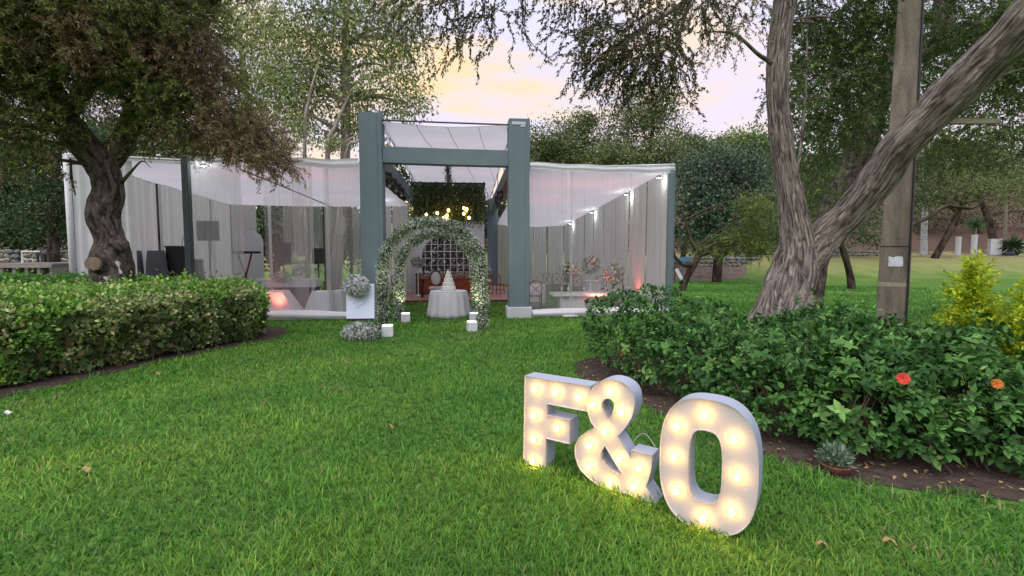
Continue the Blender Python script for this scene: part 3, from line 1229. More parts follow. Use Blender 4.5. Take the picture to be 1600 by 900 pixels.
light_cube(-1.62, 10.05, 'white light box at the left foot of the front arch beside flower heap', .23, .12, -.25)
light_cube(-1.52, 12.2, 'small white light box at the left foot of the rear arch', .22, .1, -.2)
light_cube(.10, 10.6, 'white light box at the right foot of the front arch', .21, .2, .3)
light_cube(.17, 12.1, 'white light box half hidden behind the front arch right leg', .22, .1, .2)


# ---- white flowers, generic bouquet
def bouquet(parent, c, r_, nl=500, nf=350, white=((.66, .66, .6), 5), leafc=(.06, .10, .05), fl_size=.035, sq=(1, 1, 1), lname='leaves', fname='flowers'):
    c = np.array(c)
    u = rdir(nl)
    off = u * (rng.random((nl, 1)) ** .5) * r_ * np.array(sq)
    leaf_obj(lname, T_SIMPLE, c + off, u + .6 * rdir(nl), rdir(nl), r_ * .38 * rng.uniform(.6, 1.2, nl), r_ * .14, palette(nl, [(leafc, 4), (tuple(x * 1.7 for x in leafc), 2)], .2), LEAF, parent)
    u = rdir(nf)
    off = u * (.75 + .35 * rng.random((nf, 1))) * r_ * np.array(sq)
    leaf_obj(fname, T_PETAL, c + off, rdir(nf), u + .4 * rdir(nf), fl_size * rng.uniform(.7, 1.3, nf), fl_size, palette(nf, [white, ((.7, .62, .5), 1)], .08), PETAL, parent)


# ---- welcome board
wb = thing('welcome_board', 'white welcome board on black easel in front of the left tent', 'sign', (-2.1, 9.95, 0))
bl, br = P(541.5, 498, 9.95), P(585, 496, 9.95)
tz = P(560, 443.5, 9.95).z
mb = MB().box(((bl.x + br.x) / 2, 9.97, (bl.z + tz) / 2), (br.x - bl.x, .025, tz - bl.z), rx=-.06)
mb.build('board', pmat('board_white', (.70, .76, .92), .35, .03, 3), wb, bevel=.004)
cx = (bl.x + br.x) / 2
mb = MB()
for x in (-.2, .2):
    MB().tube([(cx + x, 10.06, 0), (cx + x * .5, 10.06, tz - .02)], [.016, .014], 6).build('easel_leg', BLACK, wb)
MB().tube([(cx, 10.42, 0), (cx, 10.05, tz)], [.016, .014], 6).build('easel_leg', BLACK, wb)
MB().box((cx, 9.93, bl.z - .02), (.5, .06, .03)).build('easel_ledge', BLACK, wb)
wr = MB()
scr = pmat('faint_script', (.52, .57, .70), .5)
for k, (sx_, sz_, ln_) in enumerate(((.02, .30, .16), (.06, .20, .1))):
    pts = [(cx - ln_ + ln_ * 2 * i / 16, 9.945 + .0012 * i * 0, bl.z + sz_ + .025 * math.sin(i * 1.7 + k) + .008 * i) for i in range(17)]
    wr.tube(pts, [.0025] * 17, 4)
wr.build('script_flourish', scr, wb)
fb = thing('flower_bunch', 'white baby breath bunch fixed to the top left of the welcome board', 'flowers', (-2.28, 9.85, tz), 'white flower bunches at the welcome board')
pc = P(557, 447, 9.86)
bouquet(fb, pc, .23, 500, 2200, ((.74, .76, .78), 6), (.09, .12, .09), .034, (1, .6, .9))
fh = thing('flower_heap', 'white flower heap on the grass below the welcome board', 'flowers', (-2.0, 9.75, 0), 'white flower bunches at the welcome board')
pc = P(564, 519, 9.75)
bouquet(fh, (pc.x, pc.y, .14), .30, 700, 2600, ((.72, .75, .75), 6), (.09, .13, .09), .036, (1.15, .7, .62))

# ---- cake table
ct = thing('cake_table', 'round table under a white pleated cloth below the arches', 'table', (-.5, 13.35, 0))
mb = MB()
mb.lathe([(.59, .01), (.575, .12), (.55, .3), (.53, .5), (.51, .64), (.50, .675), (.49, .69)], (-.5, 13.35, 0), 72, wob=lambda a, v: (.055 * math.sin(a * 15) + .02 * math.sin(a * 7 + 1)) * (1 - v) ** .7)
mb.build('tablecloth', CLOTH, ct, smooth=True)
MB().lathe([(.49, .691), (.50, .70), (.485, .708)], (-.5, 13.35, 0), 40).build('tabletop', WHITE, ct)
MB().lathe([(.05, .01), (.05, .69)], (-.5, 13.35, 0), 12).build('leg', DWOOD, ct)
ck = thing('wedding_cake', 'white tiered cake on the round table under the arch', 'cake', (-.5, 13.35, .708))
z = .71
icing = pmat('icing', (.82, .81, .79), .7, .06, 30, .7, 45)
MB().lathe([(.22, z), (.22, z + .012)], (-.5, 13.35, 0), 24).build('cake_stand', WHITE, ck)
z += .012
for r_, h_ in ((.19, .12), (.155, .11), (.122, .10), (.09, .095), (.06, .085)):
    MB().lathe([(r_, z), (r_ * 1.03, z + h_ * .3), (r_ * .98, z + h_ * .6), (r_ * 1.02, z + h_ * .85), (r_ * .9, z + h_)], (-.5, 13.35, 0), 28, wob=lambda a, v: .03 * math.sin(a * 14 + v * 6)).build('tier', icing, ck, smooth=True)
    z += h_
bouquet(ck, (-.5, 13.35, z + .02), .04, 20, 40, fl_size=.02, lname='topper_leaves', fname='topper_flowers')


# ---- chairs: wooden cross-back
def make_chair():
    t_ = thing('cross_back_chair', 'x', 'chair', (0, 0, 0), 'wooden cross-back chairs in the tent')
    MB().lathe([(.20, .43), (.215, .445), (.215, .46), (.20, .468)], (0, 0, 0), 16).build('seat', WOOD, t_)
    for sx in (-1, 1):
        MB().tube([(sx * .19, -.17, 0), (sx * .165, -.15, .44)], [.016, .02], 8).build('leg', WOOD, t_, smooth=True)
        MB().tube([(sx * .19, .2, 0), (sx * .18, .17, .45), (sx * .195, .2, .7), (sx * .17, .24, .88)], [.016, .02, .018, .016], 8).build('leg', WOOD, t_, smooth=True)
        MB().tube([(sx * .18, .18, .47), (0, .20, .66), (-sx * .18, .235, .84)], [.011, .013, .011], 6).build('cross_brace', WOOD, t_, smooth=True)
    MB().tube([(-.18, .235, .86), (-.1, .255, .895), (0, .262, .905), (.1, .255, .895), (.18, .235, .86)], [.018] * 5, 8).build('top_rail', WOOD, t_, smooth=True)
    MB().tube([(-.175, -.16, .22), (.175, -.16, .22)], [.011] * 2, 6).tube([(-.178, .18, .22), (.178, .18, .22)], [.011] * 2, 6).build('stretcher', WOOD, t_)
    return t_


chp = make_chair()
CH = [(835.5, 474, 14.6, 3.14, 'cross-back chair before the round white table beside the right portal column'),
      (779, 447, 20.5, 2.6, 'cross-back chair seen just inside the right portal column'),
      (622, 450, 19.3, .4, 'red-brown cross-back chair seen between the two left arch legs'),
      (858, 455, 20.0, .3, 'leftmost chair of the row behind the long white table'),
      (872, 455, 20.3, .1, 'second chair from the left behind the long white table'),
      (884, 455, 19.8, -.2, 'third chair behind the long white table, left of the tall flowers'),
      (905, 455, 18.6, .2, 'chair behind the long white table between the first and middle bouquet'),
      (941, 456, 17.6, -.1, 'chair behind the long white table right of the middle bouquet'),
      (985, 456, 16.8, .5, 'rightmost chair behind the long white table near the side curtain'),
      (523, 474, 15.2, 1.2, 'brown chair behind the white sofas in the left tent'),
      (543, 474, 15.7, -.8, 'brown chair beside the welcome board inside the left tent'),
      (430, 474, 17.0, .2, 'brown chair near the red glow in the left tent')]
for i, (px, py, Y, rz, lab) in enumerate(CH):
    c = chp if i == 0 else copy_tree(chp)
    p = P(px, py, Y)
    c.location = (p.x, Y, .0)
    c.rotation_euler = (0, 0, rz)
    c['label'] = lab

# ---- round tables with cloth in right tent
def cloth_table(x, y, r_, h_, label, group=None, n=14):
    t_ = thing('round_table', label, 'table', (x, y, 0), group)
    MB().lathe([(r_ * 1.06, .03), (r_ * 1.04, .2), (r_ * 1.01, h_ * .6), (r_, h_ - .03), (r_ * .97, h_)], (x, y, 0), 56, wob=lambda a, v: .04 * math.sin(a * n) * (1 - v)).build('tablecloth', CLOTH, t_, smooth=True)
    MB().lathe([(.04, .02), (.04, h_ - .02)], (x, y, 0), 10).build('leg', DWOOD, t_)
    return t_


p = P(832, 470, 15.6)
cloth_table(p.x, 15.6, .42, .74, 'round white-clothed table beside the right portal column')
tb = thing('table_flowers', 'low white flowers on the round table beside the right portal column', 'flowers', (p.x, 15.6, .75))
bouquet(tb, (p.x, 15.6, .86), .16, 200, 160, sq=(2.0, 1, .7))
# long white table: slab on pedestal boxes
lg = thing('long_table', 'long white slab table with box pedestals in the right tent', 'table', (3.4, 14.1, 0))
x0, x1 = P(862, 460, 14.1).x, P(1010, 460, 14.1).x
ztab = P(930, 458, 13.9).z
MB().box(((x0 + x1) / 2, 14.15, ztab - .04), (x1 - x0, .75, .08)).build('tabletop', WHITE, lg, bevel=.008)
for xx in (P(893, 460, 14.1).x, P(985, 460, 14.1).x):
    MB().box((xx, 14.15, (ztab - .08) / 2 + .004), (.75, .5, ztab - .09)).build('pedestal', WHITE, lg, bevel=.008)
for px, cy, Yb, lab in ((889, 425, 14.2, 'leftmost of the three tall white bouquets on the long table'), (923, 414, 14.6, 'middle and tallest white bouquet on the long table in red light'), (960, 428, 14.0, 'rightmost of the three tall white bouquets on the long table')):
    c = P(px, cy, Yb)
    t_ = thing('tall_bouquet', lab, 'flowers', (c.x, Yb, ztab), 'tall bouquets on the long table')
    bouquet(t_, c, .27, 420, 260, ((.72, .70, .60), 5), (.045, .075, .035), .06)
    MB().lathe([(.09, ztab + .002), (.085, ztab + .02), (.02, ztab + .04), (.018, c.z - .2), (.07, c.z - .12)], (c.x, Yb, 0), 14).build('vase', pmat('clear_stand', (.5, .52, .52), .15, .05), t_, smooth=True)
for k, px in enumerate((870, 880, 905, 940, 950, 975)):
    c = P(px, 456, 13.95)
    t_ = thing('place_setting', ['leftmost plate', 'second plate from the left', 'plate beside the left bouquet', 'plate right of the middle bouquet', 'plate before the right bouquet', 'rightmost plate'][k] + ' laid on the long white table', 'plate', (c.x, 13.95, ztab), 'plates on the long table')
    MB().lathe([(.05, ztab + .003), (.12, ztab + .016), (.12, ztab + .02), (.0501, ztab + .01)], (c.x, 13.95, 0), 18).build('plate', WHITE, t_, smooth=True)
    MB().lathe([(.028, ztab + .003), (.004, ztab + .008), (.004, ztab + .07), (.03, ztab + .10), (.026, ztab + .17)], (c.x + .16, 14.03, 0), 12).build('glass', pmat('glass_grey', (.55, .56, .57), .1, .02), t_, smooth=True)
bx = thing('white_plinth', 'white box plinth standing in red light behind the long table', 'plinth', (P(925, 450, 15.4).x, 15.4, 0))
c = P(925, 446, 15.4)
MB().box((c.x, 15.4, .42), (.42, .42, .83)).build('body', WHITE, bx, bevel=.01)
MB().box((c.x, 15.4, .845), (.46, .46, .02)).build('top', WHITE, bx, bevel=.004)


def uplight(x, y, label, power, aim):
    t_ = thing('red_uplight', label, 'light', (x, y, 0), 'red uplights on the tent floor')
    MB().lathe([(.1, .005), (.1, .03), (.085, .05), (.085, .15), (.075, .16)], (x, y, 0), 14).build('can', BLACK, t_)
    MB().lathe([(.07, .1605), (.001, .163)], (x, y, 0), 14).build('lens', M['red_led'], t_)
    ld = bpy.data.lights.new('red_spot', 'SPOT')
    ld.energy = power
    ld.color = (1, .10, .05)
    ld.spot_size = R(84)
    ld.spot_blend = 1
    ld.shadow_soft_size = .06
    lo = bpy.data.objects.new('red_spot', ld)
    COL.objects.link(lo)
    lo.parent = t_
    lo.location = (0, 0, .2)
    lo.rotation_euler = Vector(aim).to_track_quat('-Z', 'Y').to_euler()


c = P(936, 470, 13.55)
uplight(c.x, 13.55, 'red uplight glowing in front of the long white table', 110, (-.05, .55, 1))
c = P(993, 470, 16.5)
uplight(5.3, 15.3, 'red uplight washing the right side curtain', 45, (.3, 0, 1))
c = P(432, 470, 13.12)
uplight(c.x, 13.12, 'red uplight glowing before the low white tables in the left tent', 105, (-.05, .32, 1))
uplight(1.95, 17.5, 'red uplight beside the right portal column', 60, (.1, 0, 1))

# ---- head table area, seen through the arches
sb = thing('sideboard', 'orange-brown wooden sideboard in front of the lattice arch panel', 'sideboard', (-.7, 20.6, .06))
xl, xr = P(651, 440, 20.6).x, P(766, 440, 20.6).x
zt = P(700, 429, 20.4).z
MB().box(((xl + xr) / 2, 20.6, (zt + .1) / 2), (xr - xl, .5, zt - .12)).build('carcass', REDW, sb, bevel=.01)
MB().box(((xl + xr) / 2, 20.58, zt - .005), (xr - xl + .1, .58, .04)).build('top', REDW, sb, bevel=.008)
MB().box((xl + .09, 20.6, zt / 2 + .06), (.2, .6, zt)).build('end_post', DWOOD, sb, bevel=.01)
for k in range(4):
    xx = xl + .3 + (k + .5) * (xr - xl - .35) / 4
    dr = MB().box((xx, 20.335, zt * .55), ((xr - xl - .35) / 4 - .05, .03, zt * .62)).build('door', REDW, sb, bevel=.008)
    MB().lathe([(.012, 0), (.02, .02), (.012, .035)], (xx + .2, 20.31, zt * .6), 8).build('knob', DWOOD, dr)
ap = thing('lattice_arch_panel', 'white backdrop panel with an arched white lattice window behind the sideboard', 'backdrop', (-.7, 21.5, 0))
pl, pr = P(640, 400, 21.5).x, P(757, 400, 21.5).x
ptop = P(700, 346, 21.5).z
acx = P(704, 400, 21.5).x
ar = 1.24
az0 = 1.62
outer = [Vector((pl, 21.5, .07)), Vector((pl, 21.5, ptop)), Vector((pr, 21.5, ptop)), Vector((pr, 21.5, .07)), Vector((acx + ar, 21.5, .07))]
outer += [Vector((acx + ar * math.cos(a), 21.5, az0 + ar * .82 * math.sin(a))) for a in np.linspace(0, math.pi, 28)] + [Vector((acx - ar, 21.5, .07))]
mb = MB()
for dy in (0, .06):
    mb.v += [v + Vector((0, dy, 0)) for v in outer]
no = len(outer)
tri = tessellate_polygon([outer])
mb.f += [list(a) for a in tri] + [[i + no for i in a][::-1] for a in tri]
mb.f += [[i, (i + 1) % no, (i + 1) % no + no, i + no] for i in range(no)]
mb.build('panel', WHITE, ap)
for k in range(9):
    x = acx - ar + ar * 2 * (k + .5) / 9
    top_ = az0 + ar * .82 * math.sqrt(max(0, 1 - ((x - acx) / ar) ** 2))
    MB().box((x, 21.53, (top_ + .6) / 2), (.035 if k % 3 == 1 else .022, .03, top_ - .6)).build('lattice_bar', WHITE, ap)
for k in range(6):
    z = .95 + k * .3
    hx = ar if z < az0 else ar * math.sqrt(max(0, 1 - ((z - az0) / (ar * .82)) ** 2))
    MB().box((acx, 21.553, z), (2 * hx, .02, .035 if k == 3 else .022)).build('lattice_bar', WHITE, ap)
lc = thing('light_curtain', 'dark curtain with tiny fairy lights behind the white lattice arch', 'curtain', (acx, 21.9, 0))
MB().grid(lambda u, v: (acx - 1.5 + 3 * u, 21.95 + .03 * math.sin(u * 60), .07 + 2.75 * v), 60, 4).build('cloth', pmat('dark_backing', (.06, .055, .06), .9), lc, smooth=True)
nf = 420
u = np.stack([acx + rng.uniform(-1.2, 1.2, nf), np.full(nf, 21.86), rng.uniform(.7, 2.6, nf)], -1)
leaf_obj('fairy_lights', T_PETAL, u, rdir(nf), np.tile([0, -1., 0], (nf, 1)) + .2 * rdir(nf), .024, .02, np.full((nf, 3), .8), pmat('fairy_glow', (.8, .78, .75), .4, emis=(1, .95, .9), estr=.6), lc)
dt = thing('head_table', 'dark wooden head table with flowers behind the cake table', 'table', (-.7, 18.8, .06))
MB().box((-.75, 18.8, .78), (2.1, .7, .04)).build('tabletop', DWOOD, dt, bevel=.008)
for sx in (-1, 1):
    for sy in (-1, 1):
        MB().tube([(-.75 + sx * .95, 18.8 + sy * .28, .06), (-.75 + sx * .98, 18.8 + sy * .3, .45), (-.75 + sx * .92, 18.8 + sy * .27, .76)], [.025, .04, .035], 8).build('leg', DWOOD, dt, smooth=True)
hf = thing('table_garland', 'low garland of white flowers and leaves along the head table', 'flowers', (-.7, 18.7, .8))
for k in range(5):
    bouquet(hf, (-1.6 + k * .42, 18.65, .88 + .03 * (k % 2)), .14, 90, 70, sq=(1.5, 1, .7))
wc = thing('bride_chair', 'dark round-back chair with pale upholstery left of the cake table', 'chair', (-1.05, 17.9, .06))
bxp = P(681, 460, 17.9).x
MB().tube([(bxp - .2, 17.85, .06), (bxp - .2, 17.9, .5), (bxp - .21, 17.98, .85), (bxp - .12, 18.0, 1.06), (bxp, 18.0, 1.12), (bxp + .12, 18.0, 1.06), (bxp + .21, 17.98, .85), (bxp + .2, 17.9, .5), (bxp + .2, 17.85, .06)], [.025] * 9, 8).build('back_frame', DWOOD, wc, smooth=True)
MB().lathe([(.17, 0), (.17, .05)], (0, 0, 0), 20)
mb = MB().lathe([(.02, -.03), (.16, -.02), (.18, .01), (.15, .035), (.02, .04)], (0, 0, 0), 20)
mb.v = [Vector((bxp + v.x, 17.96 + v.z, .83 + v.y * 1.35)) for v in mb.v]
mb.build('backrest', CLOTH, wc, smooth=True)
MB().box((bxp, 17.7, .5), (.44, .42, .09)).build('seat', CLOTH, wc, bevel=.02)
for sx in (-1, 1):
    MB().tube([(bxp + sx * .19, 17.52, .06), (bxp + sx * .18, 17.53, .47)], [.018, .025], 8).build('leg', DWOOD, wc)
ur = thing('flower_urn', 'white flower ball on a tall stand left of the sideboard', 'flowers', (P(653, 410, 19.6).x, 19.6, .06))
c = P(653, 410, 19.6)
bouquet(ur, c, .25, 300, 200, sq=(1, 1, .85), fl_size=.055)
MB().lathe([(.14, .065), (.13, .09), (.02, .12), (.02, c.z - .25), (.1, c.z - .14)], (c.x, 19.6, 0), 14).build('stand', WHITE, ur, smooth=True)

# ---- left tent furniture
def white_sofa(x0, x1, xt0, xt1, y, h_, label):
    t_ = thing('draped_lounge_table', label, 'table', ((x0 + x1) / 2, y, 0), 'white draped tables in the left tent')
    mb = MB()
    mb.v = [Vector(v) for v in ((x0, y - .3, .01), (x1, y - .3, .01), (x1, y + .45, .01), (x0, y + .45, .01), (xt0, y - .2, h_), (xt1, y - .2, h_), (xt1, y + .35, h_), (xt0, y + .35, h_))]
    mb.f = [[3, 2, 1, 0], [4, 5, 6, 7], [0, 1, 5, 4], [1, 2, 6, 5], [2, 3, 7, 6], [3, 0, 4, 7]]
    mb.build('tablecloth', CLOTH, t_, bevel=.015)
    MB().box(((xt0 + xt1) / 2, y + .07, h_ + .012), (abs(xt1 - xt0) * .98, .5, .02)).build('tabletop', WHITE, t_, bevel=.005)


z1 = P(430, 456, 13.5).z
white_sofa(P(404, 470, 13.5).x, P(470, 470, 13.5).x, P(404, 470, 13.5).x, P(444, 470, 13.5).x, 13.6, z1, 'low white table with a slanting cloth in the red glow of the left tent')
white_sofa(P(473, 470, 13.5).x, P(518, 470, 13.5).x, P(488, 470, 13.5).x, P(516, 470, 13.5).x, 13.6, z1 - .02, 'low white table with steep cloth between the red glow and the welcome board')
white_sofa(P(521, 470, 14).x, P(540, 470, 14).x, P(523, 470, 14).x, P(534, 470, 14).x, 14.1, z1 - .03, 'narrow white draped table just left of the welcome board')
bar = thing('bar_counter', 'white bar counter with brown front inside the left tent', 'counter', (P(455, 440, 16).x, 16, 0))
xa, xb = P(405, 440, 16).x, P(497, 440, 16).x
MB().box(((xa + xb) / 2, 16, .80), (xb - xa, .5, .26)).build('counter', WHITE, bar, bevel=.01)
MB().box(((xa + xb) / 2 + .2, 16.02, .335), (xb - xa - .6, .44, .66)).build('front_panel', DWOOD, bar, bevel=.01)
fp = thing('flower_pot_arrangement', 'white flowers with leaves on the bar counter in the left tent', 'flowers', (P(467, 425, 15.9).x, 15.9, .93))
bouquet(fp, P(467, 423, 15.9), .19, 220, 120, fl_size=.05)
MB().lathe([(.05, .932), (.08, 1.0), (.06, 1.1)], (P(467, 425, 15.9).x, 15.9, 0), 12).build('vase', WHITE, fp, smooth=True)
fp = thing('flower_pot_arrangement', 'pinkish flowers in the red light at the left end of the bar counter', 'flowers', (P(438, 425, 15.8).x, 15.8, .93))
bouquet(fp, P(440, 432, 15.7), .2, 160, 150, fl_size=.05, sq=(1.5, 1, .8))
MB().lathe([(.05, .932), (.07, .98), (.06, 1.02)], (P(440, 425, 15.7).x, 15.7, 0), 12).build('vase', WHITE, fp, smooth=True)


def speaker(px, py0, py1, Y, wpx, label):
    a, b = P(px, py0, Y), P(px, py1, Y)
    w_ = wpx * Y / FOC
    t_ = thing('loudspeaker', label, 'speaker', (a.x, Y, 0), 'loudspeakers on stands in the left tent')
    bo = MB().box((a.x, Y, (a.z + b.z) / 2), (w_, .36, a.z - b.z)).build('cabinet', BLACK, t_, bevel=.02)
    MB().box((a.x, Y - .186, (a.z + b.z) / 2), (w_ * .9, .012, (a.z - b.z) * .92)).build('grille', DGREY, bo)
    MB().tube([(a.x, Y, b.z), (a.x, Y, .3)], [.022, .022], 8).build('pole', BLACK, t_)
    for k in range(3):
        an = k * 2.094 + .5
        MB().tube([(a.x, Y, .55), (a.x + .42 * math.cos(an), Y + .42 * math.sin(an), .02)], [.015, .015], 6).build('leg', BLACK, t_)


speaker(441.5, 379, 411, 18.2, 20, 'larger black loudspeaker on a stand at the left tent middle')
speaker(497, 388, 412, 19.2, 15, 'smaller black loudspeaker on a stand near the portal in the left tent')
speaker(306, 405, 440, 15.0, 13, 'short black loudspeaker standing behind the dense sheer')
tv = thing('screen_stand', 'dark flat screen on a stand behind the dense sheer curtain', 'screen', (P(324, 400, 16.5).x, 16.5, 0))
a, b = P(308, 345, 16.5), P(342, 376, 16.5)
MB().box(((a.x + b.x) / 2, 16.5, (a.z + b.z) / 2), (b.x - a.x, .06, a.z - b.z), rz=.15).build('screen', BLACK, tv, bevel=.01)
MB().tube([((a.x + b.x) / 2, 16.55, b.z), ((a.x + b.x) / 2, 16.55, .05)], [.03, .03], 8).build('pole', BLACK, tv)
MB().box(((a.x + b.x) / 2, 16.55, .03), (.6, .5, .05)).build('base', BLACK, tv, bevel=.01)
MB().tube([(a.x - .05, 16.4, b.z + .1), (a.x - .3, 16.4, b.z + .3), (a.x - .42, 16.4, b.z), (a.x - .5, 16.4, b.z - .8)], [.012] * 4, 6).build('arm', STEEL, tv)
kb = thing('keyboard_stand', 'black keyboard on a stand with a red cross brace in the left tent', 'keyboard', (P(380, 430, 17.5).x, 17.5, 0))
a, b = P(365, 393, 17.5), P(405, 396, 17.5)
MB().box(((a.x + b.x) / 2, 17.5, a.z - .03), (b.x - a.x, .3, .08)).build('keyboard', BLACK, kb, bevel=.01)
MB().box(((a.x + b.x) / 2, 17.42, a.z + .012), (b.x - a.x - .1, .12, .01)).build('keys', WHITE, kb)
MB().tube([(a.x + .12, 17.5, .05), (b.x - .25, 17.5, a.z - .07)], [.03, .03], 6).build('brace', pmat('red_paint', hexc('#8e1c2a'), .4), kb)
MB().tube([(b.x - .2, 17.56, .05), (a.x + .1, 17.56, a.z - .07)], [.025, .025], 6).build('brace', BLACK, kb)
MB().box((a.x + .2, 17.5, .12), (.5, .4, .2)).build('pedal_box', BLACK, kb, bevel=.02)
wpn = thing('rounded_board', 'white board with a rounded top corner behind the keyboard', 'board', (P(390, 430, 19.5).x, 19.5, 0))
a, b = P(375, 361, 19.5), P(412, 436, 19.5)
prof = [(a.x, 0.02), (a.x, a.z)] + [(b.x - .45 + .45 * math.sin(t_), a.z - .45 + .45 * math.cos(t_)) for t_ in np.linspace(0, math.pi / 2, 10)] + [(b.x, .02)]
mb = MB()
ov = [Vector((x, 19.5, z)) for x, z in prof]
mb.v = ov + [v + Vector((0, .08, 0)) for v in ov]
k_ = len(ov)
tri = tessellate_polygon([ov])
mb.f = [list(a_) for a_ in tri] + [[i + k_ for i in a_][::-1] for a_ in tri] + [[i, (i + 1) % k_, (i + 1) % k_ + k_, i + k_] for i in range(k_)]
mb.build('panel', WHITE, wpn)
MB().box(((a.x + b.x) / 2, 19.75, .03), (b.x - a.x, .5, .05)).build('foot', STEEL, wpn)
for k, (px0, px1, lab) in enumerate(((198, 226, 'left one of two grey draped cocktail tables behind the tree'), (226, 264, 'right one of two grey draped cocktail tables behind the tree'))):
    t_ = thing('cocktail_table', lab, 'table', (P((px0 + px1) / 2, 420, 15.2).x, 15.2, 0), 'grey cocktail tables in the left tent')
    xa, xb = P(px0, 420, 15.2).x, P(px1, 420, 15.2).x
    r_ = (xb - xa) / 2
    zt = P(210, 392.5, 15.2).z
    MB().lathe([(r_ * 1.08, .01), (r_ * .92, .5), (r_ * .74, zt - .3), (r_ * .66, zt - .03), (r_ * .62, zt)], ((xa + xb) / 2, 15.2, 0), 40, wob=lambda a, v: .05 * math.sin(a * 8) * (1 - v)).build('tablecloth', GREYC, t_, smooth=True)
    MB().lathe([(r_ * .65, zt + .001), (r_ * .65, zt + .018)], ((xa + xb) / 2, 15.2, 0), 24).build('tabletop', GREYC, t_)
cs = thing('equipment_case', 'black upright equipment case beside the dark tent post', 'case', (P(275, 430, 15.6).x, 15.6, 0))
a, b = P(266, 386, 15.6), P(284, 430, 15.6)
MB().box(((a.x + b.x) / 2, 15.6, a.z / 2), (b.x - a.x, .5, a.z - .02)).build('body', BLACK, cs, bevel=.02)
MB().box(((a.x + b.x) / 2, 15.6, a.z + .01), (b.x - a.x + .04, .54, .05)).build('lid', DGREY, cs, bevel=.01)
MB().tube([((a.x + b.x) / 2 - .1, 15.33, a.z * .6), ((a.x + b.x) / 2, 15.3, a.z * .6), ((a.x + b.x) / 2 + .1, 15.33, a.z * .6)], [.012] * 3, 6).build('handle', STEEL, cs)

# ================================================================== MARQUEE LETTERS
SHELL = pmat('letter_white', (.36, .40, .49), .4, .03, 4, .02, 30)


def letter(name, label, base, ang, loops, bulbs, depth=.13):
    t_ = thing(name, label, 'letter', base, 'lit marquee letters on the lawn')
    a = R(ang)
    u = Vector((math.cos(a), math.sin(a), 0))
    nn = Vector((math.sin(a), -math.cos(a), 0))
    B = Vector(base)
    W = lambda s_, z_, q: B + u * s_ + Vector((0, 0, z_)) + nn * q
    flat = [p for l in loops for p in l]
    tri = tessellate_polygon([[Vector((p[0], p[1], 0)) for p in l] for l in loops])
    mb = MB()
    mb.v = [W(p[0], p[1], 0) for p in flat]
    mb.f = [list(x) for x in tri]
    mb.build('face', SHELL, t_)
    mb = MB()
    mb.v = [W(p[0], p[1], -depth) for p in flat]
    mb.f = [list(x)[::-1] for x in tri]
    mb.build('back', SHELL, t_)
    mb = MB()
    for l in loops:                       # side shell standing a little proud of the face, with thickness
        k = len(l)
        cx_ = sum(p[0] for p in l) / k
        b0 = len(mb.v)
        th = .004
        for i, p in enumerate(l):
            p0, p1 = l[i - 1], l[(i + 1) % k]
            tx, tz_ = p1[0] - p0[0], p1[1] - p0[1]
            ln = math.hypot(tx, tz_)
            ox, oz = tz_ / ln * th, -tx / ln * th
            mb.v += [W(p[0], p[1], -depth - .002), W(p[0], p[1], .014), W(p[0] + ox, p[1] + oz, .014), W(p[0] + ox, p[1] + oz, -depth - .002)]
        for i in range(k):
            j = (i + 1) % k
            for e_ in range(4):
                e2 = (e_ + 1) % 4
                mb.f.append([b0 + i * 4 + e_, b0 + j * 4 + e_, b0 + j * 4 + e2, b0 + i * 4 + e2])
    mb.build('side', SHELL, t_)
    for s_, z_ in bulbs:
        c = W(s_, z_, 0)
        so = MB()
        so.tube([c + nn * .0005, c + nn * .020], [.013, .012], 16)
        so = so.build('socket', SHELL, t_)
        mb = MB().lathe([(.004, 0), (.010, .003), (.0155, .010), (.017, .017), (.014, .026), (.007, .031), (.002, .033)], (0, 0, 0), 14)
        q = nn.to_track_quat('Z', 'Y')
        mb.v = [c + nn * .020 + q @ v for v in mb.v]
        mb.build('bulb', M['letter_bulb'], t_, smooth=True)
    return t_


Fo = [(.012, .711), (.568, .711), (.556, .525), (.209, .525), (.207, .43), (.404, .43), (.405, .252), (.202, .252), (.197, .0), (.0, .0)]
letter('letter_f', 'white marquee letter F with seven glowing bulbs', (.447, 3.753, 0), -39, [Fo[::-1]],
       [(.114, .622), (.292, .624), (.484, .614), (.105, .413), (.309, .352), (.102, .225), (.095, .045)])
run1 = [(-.371, .429), (-.412, .475), (-.442, .587), (-.421, .676), (-.361, .754), (-.273, .793), (-.187, .788), (-.128, .758), (-.096, .70), (-.097, .618), (-.121, .539), (-.166, .463), (-.212, .405)]
run2 = [(.035, .323), (.028, .226), (-.002, .105)]
run3 = [(-.052, .004), (-.136, .018), (-.23, .012), (-.343, .021), (-.427, .054), (-.496, .108), (-.532, .196), (-.529, .268), (-.481, .351), (-.371, .429)]
c3 = lambda r_: [(p[0], p[1]) for p in crom([(*p, 0) for p in r_], 4)]
Ao = c3(run1) + [(-.109, .266), (-.107, .326)] + c3(run2) + [(.069, .010)] + c3(run3)[:-1]


def closed(l):
    ex = l[-1:] + l + l[:2]
    pts = crom([(*p, 0) for p in ex], 4)
    return [(p[0], p[1]) for p in pts[4:-4][:len(l) * 4]]


A1 = closed([(-.331, .583), (-.322, .631), (-.287, .658), (-.25, .65), (-.238, .615), (-.246, .568), (-.277, .512), (-.309, .538)])
A2 = [(-.303, .315), (-.249, .247), (-.172, .142), (-.232, .144), (-.296, .174), (-.330, .211), (-.332, .255)]
letter('letter_ampersand', 'white marquee ampersand between the letters F and O', (1.198, 3.085, 0), -40, [Ao[::-1], A1[::-1], A2[::-1]],
       [(-.259, .706), (-.388, .596), (-.174, .581), (-.296, .424), (-.413, .298), (-.415, .137), (-.257, .06), (-.186, .252), (-.041, .223), (-.076, .087)])


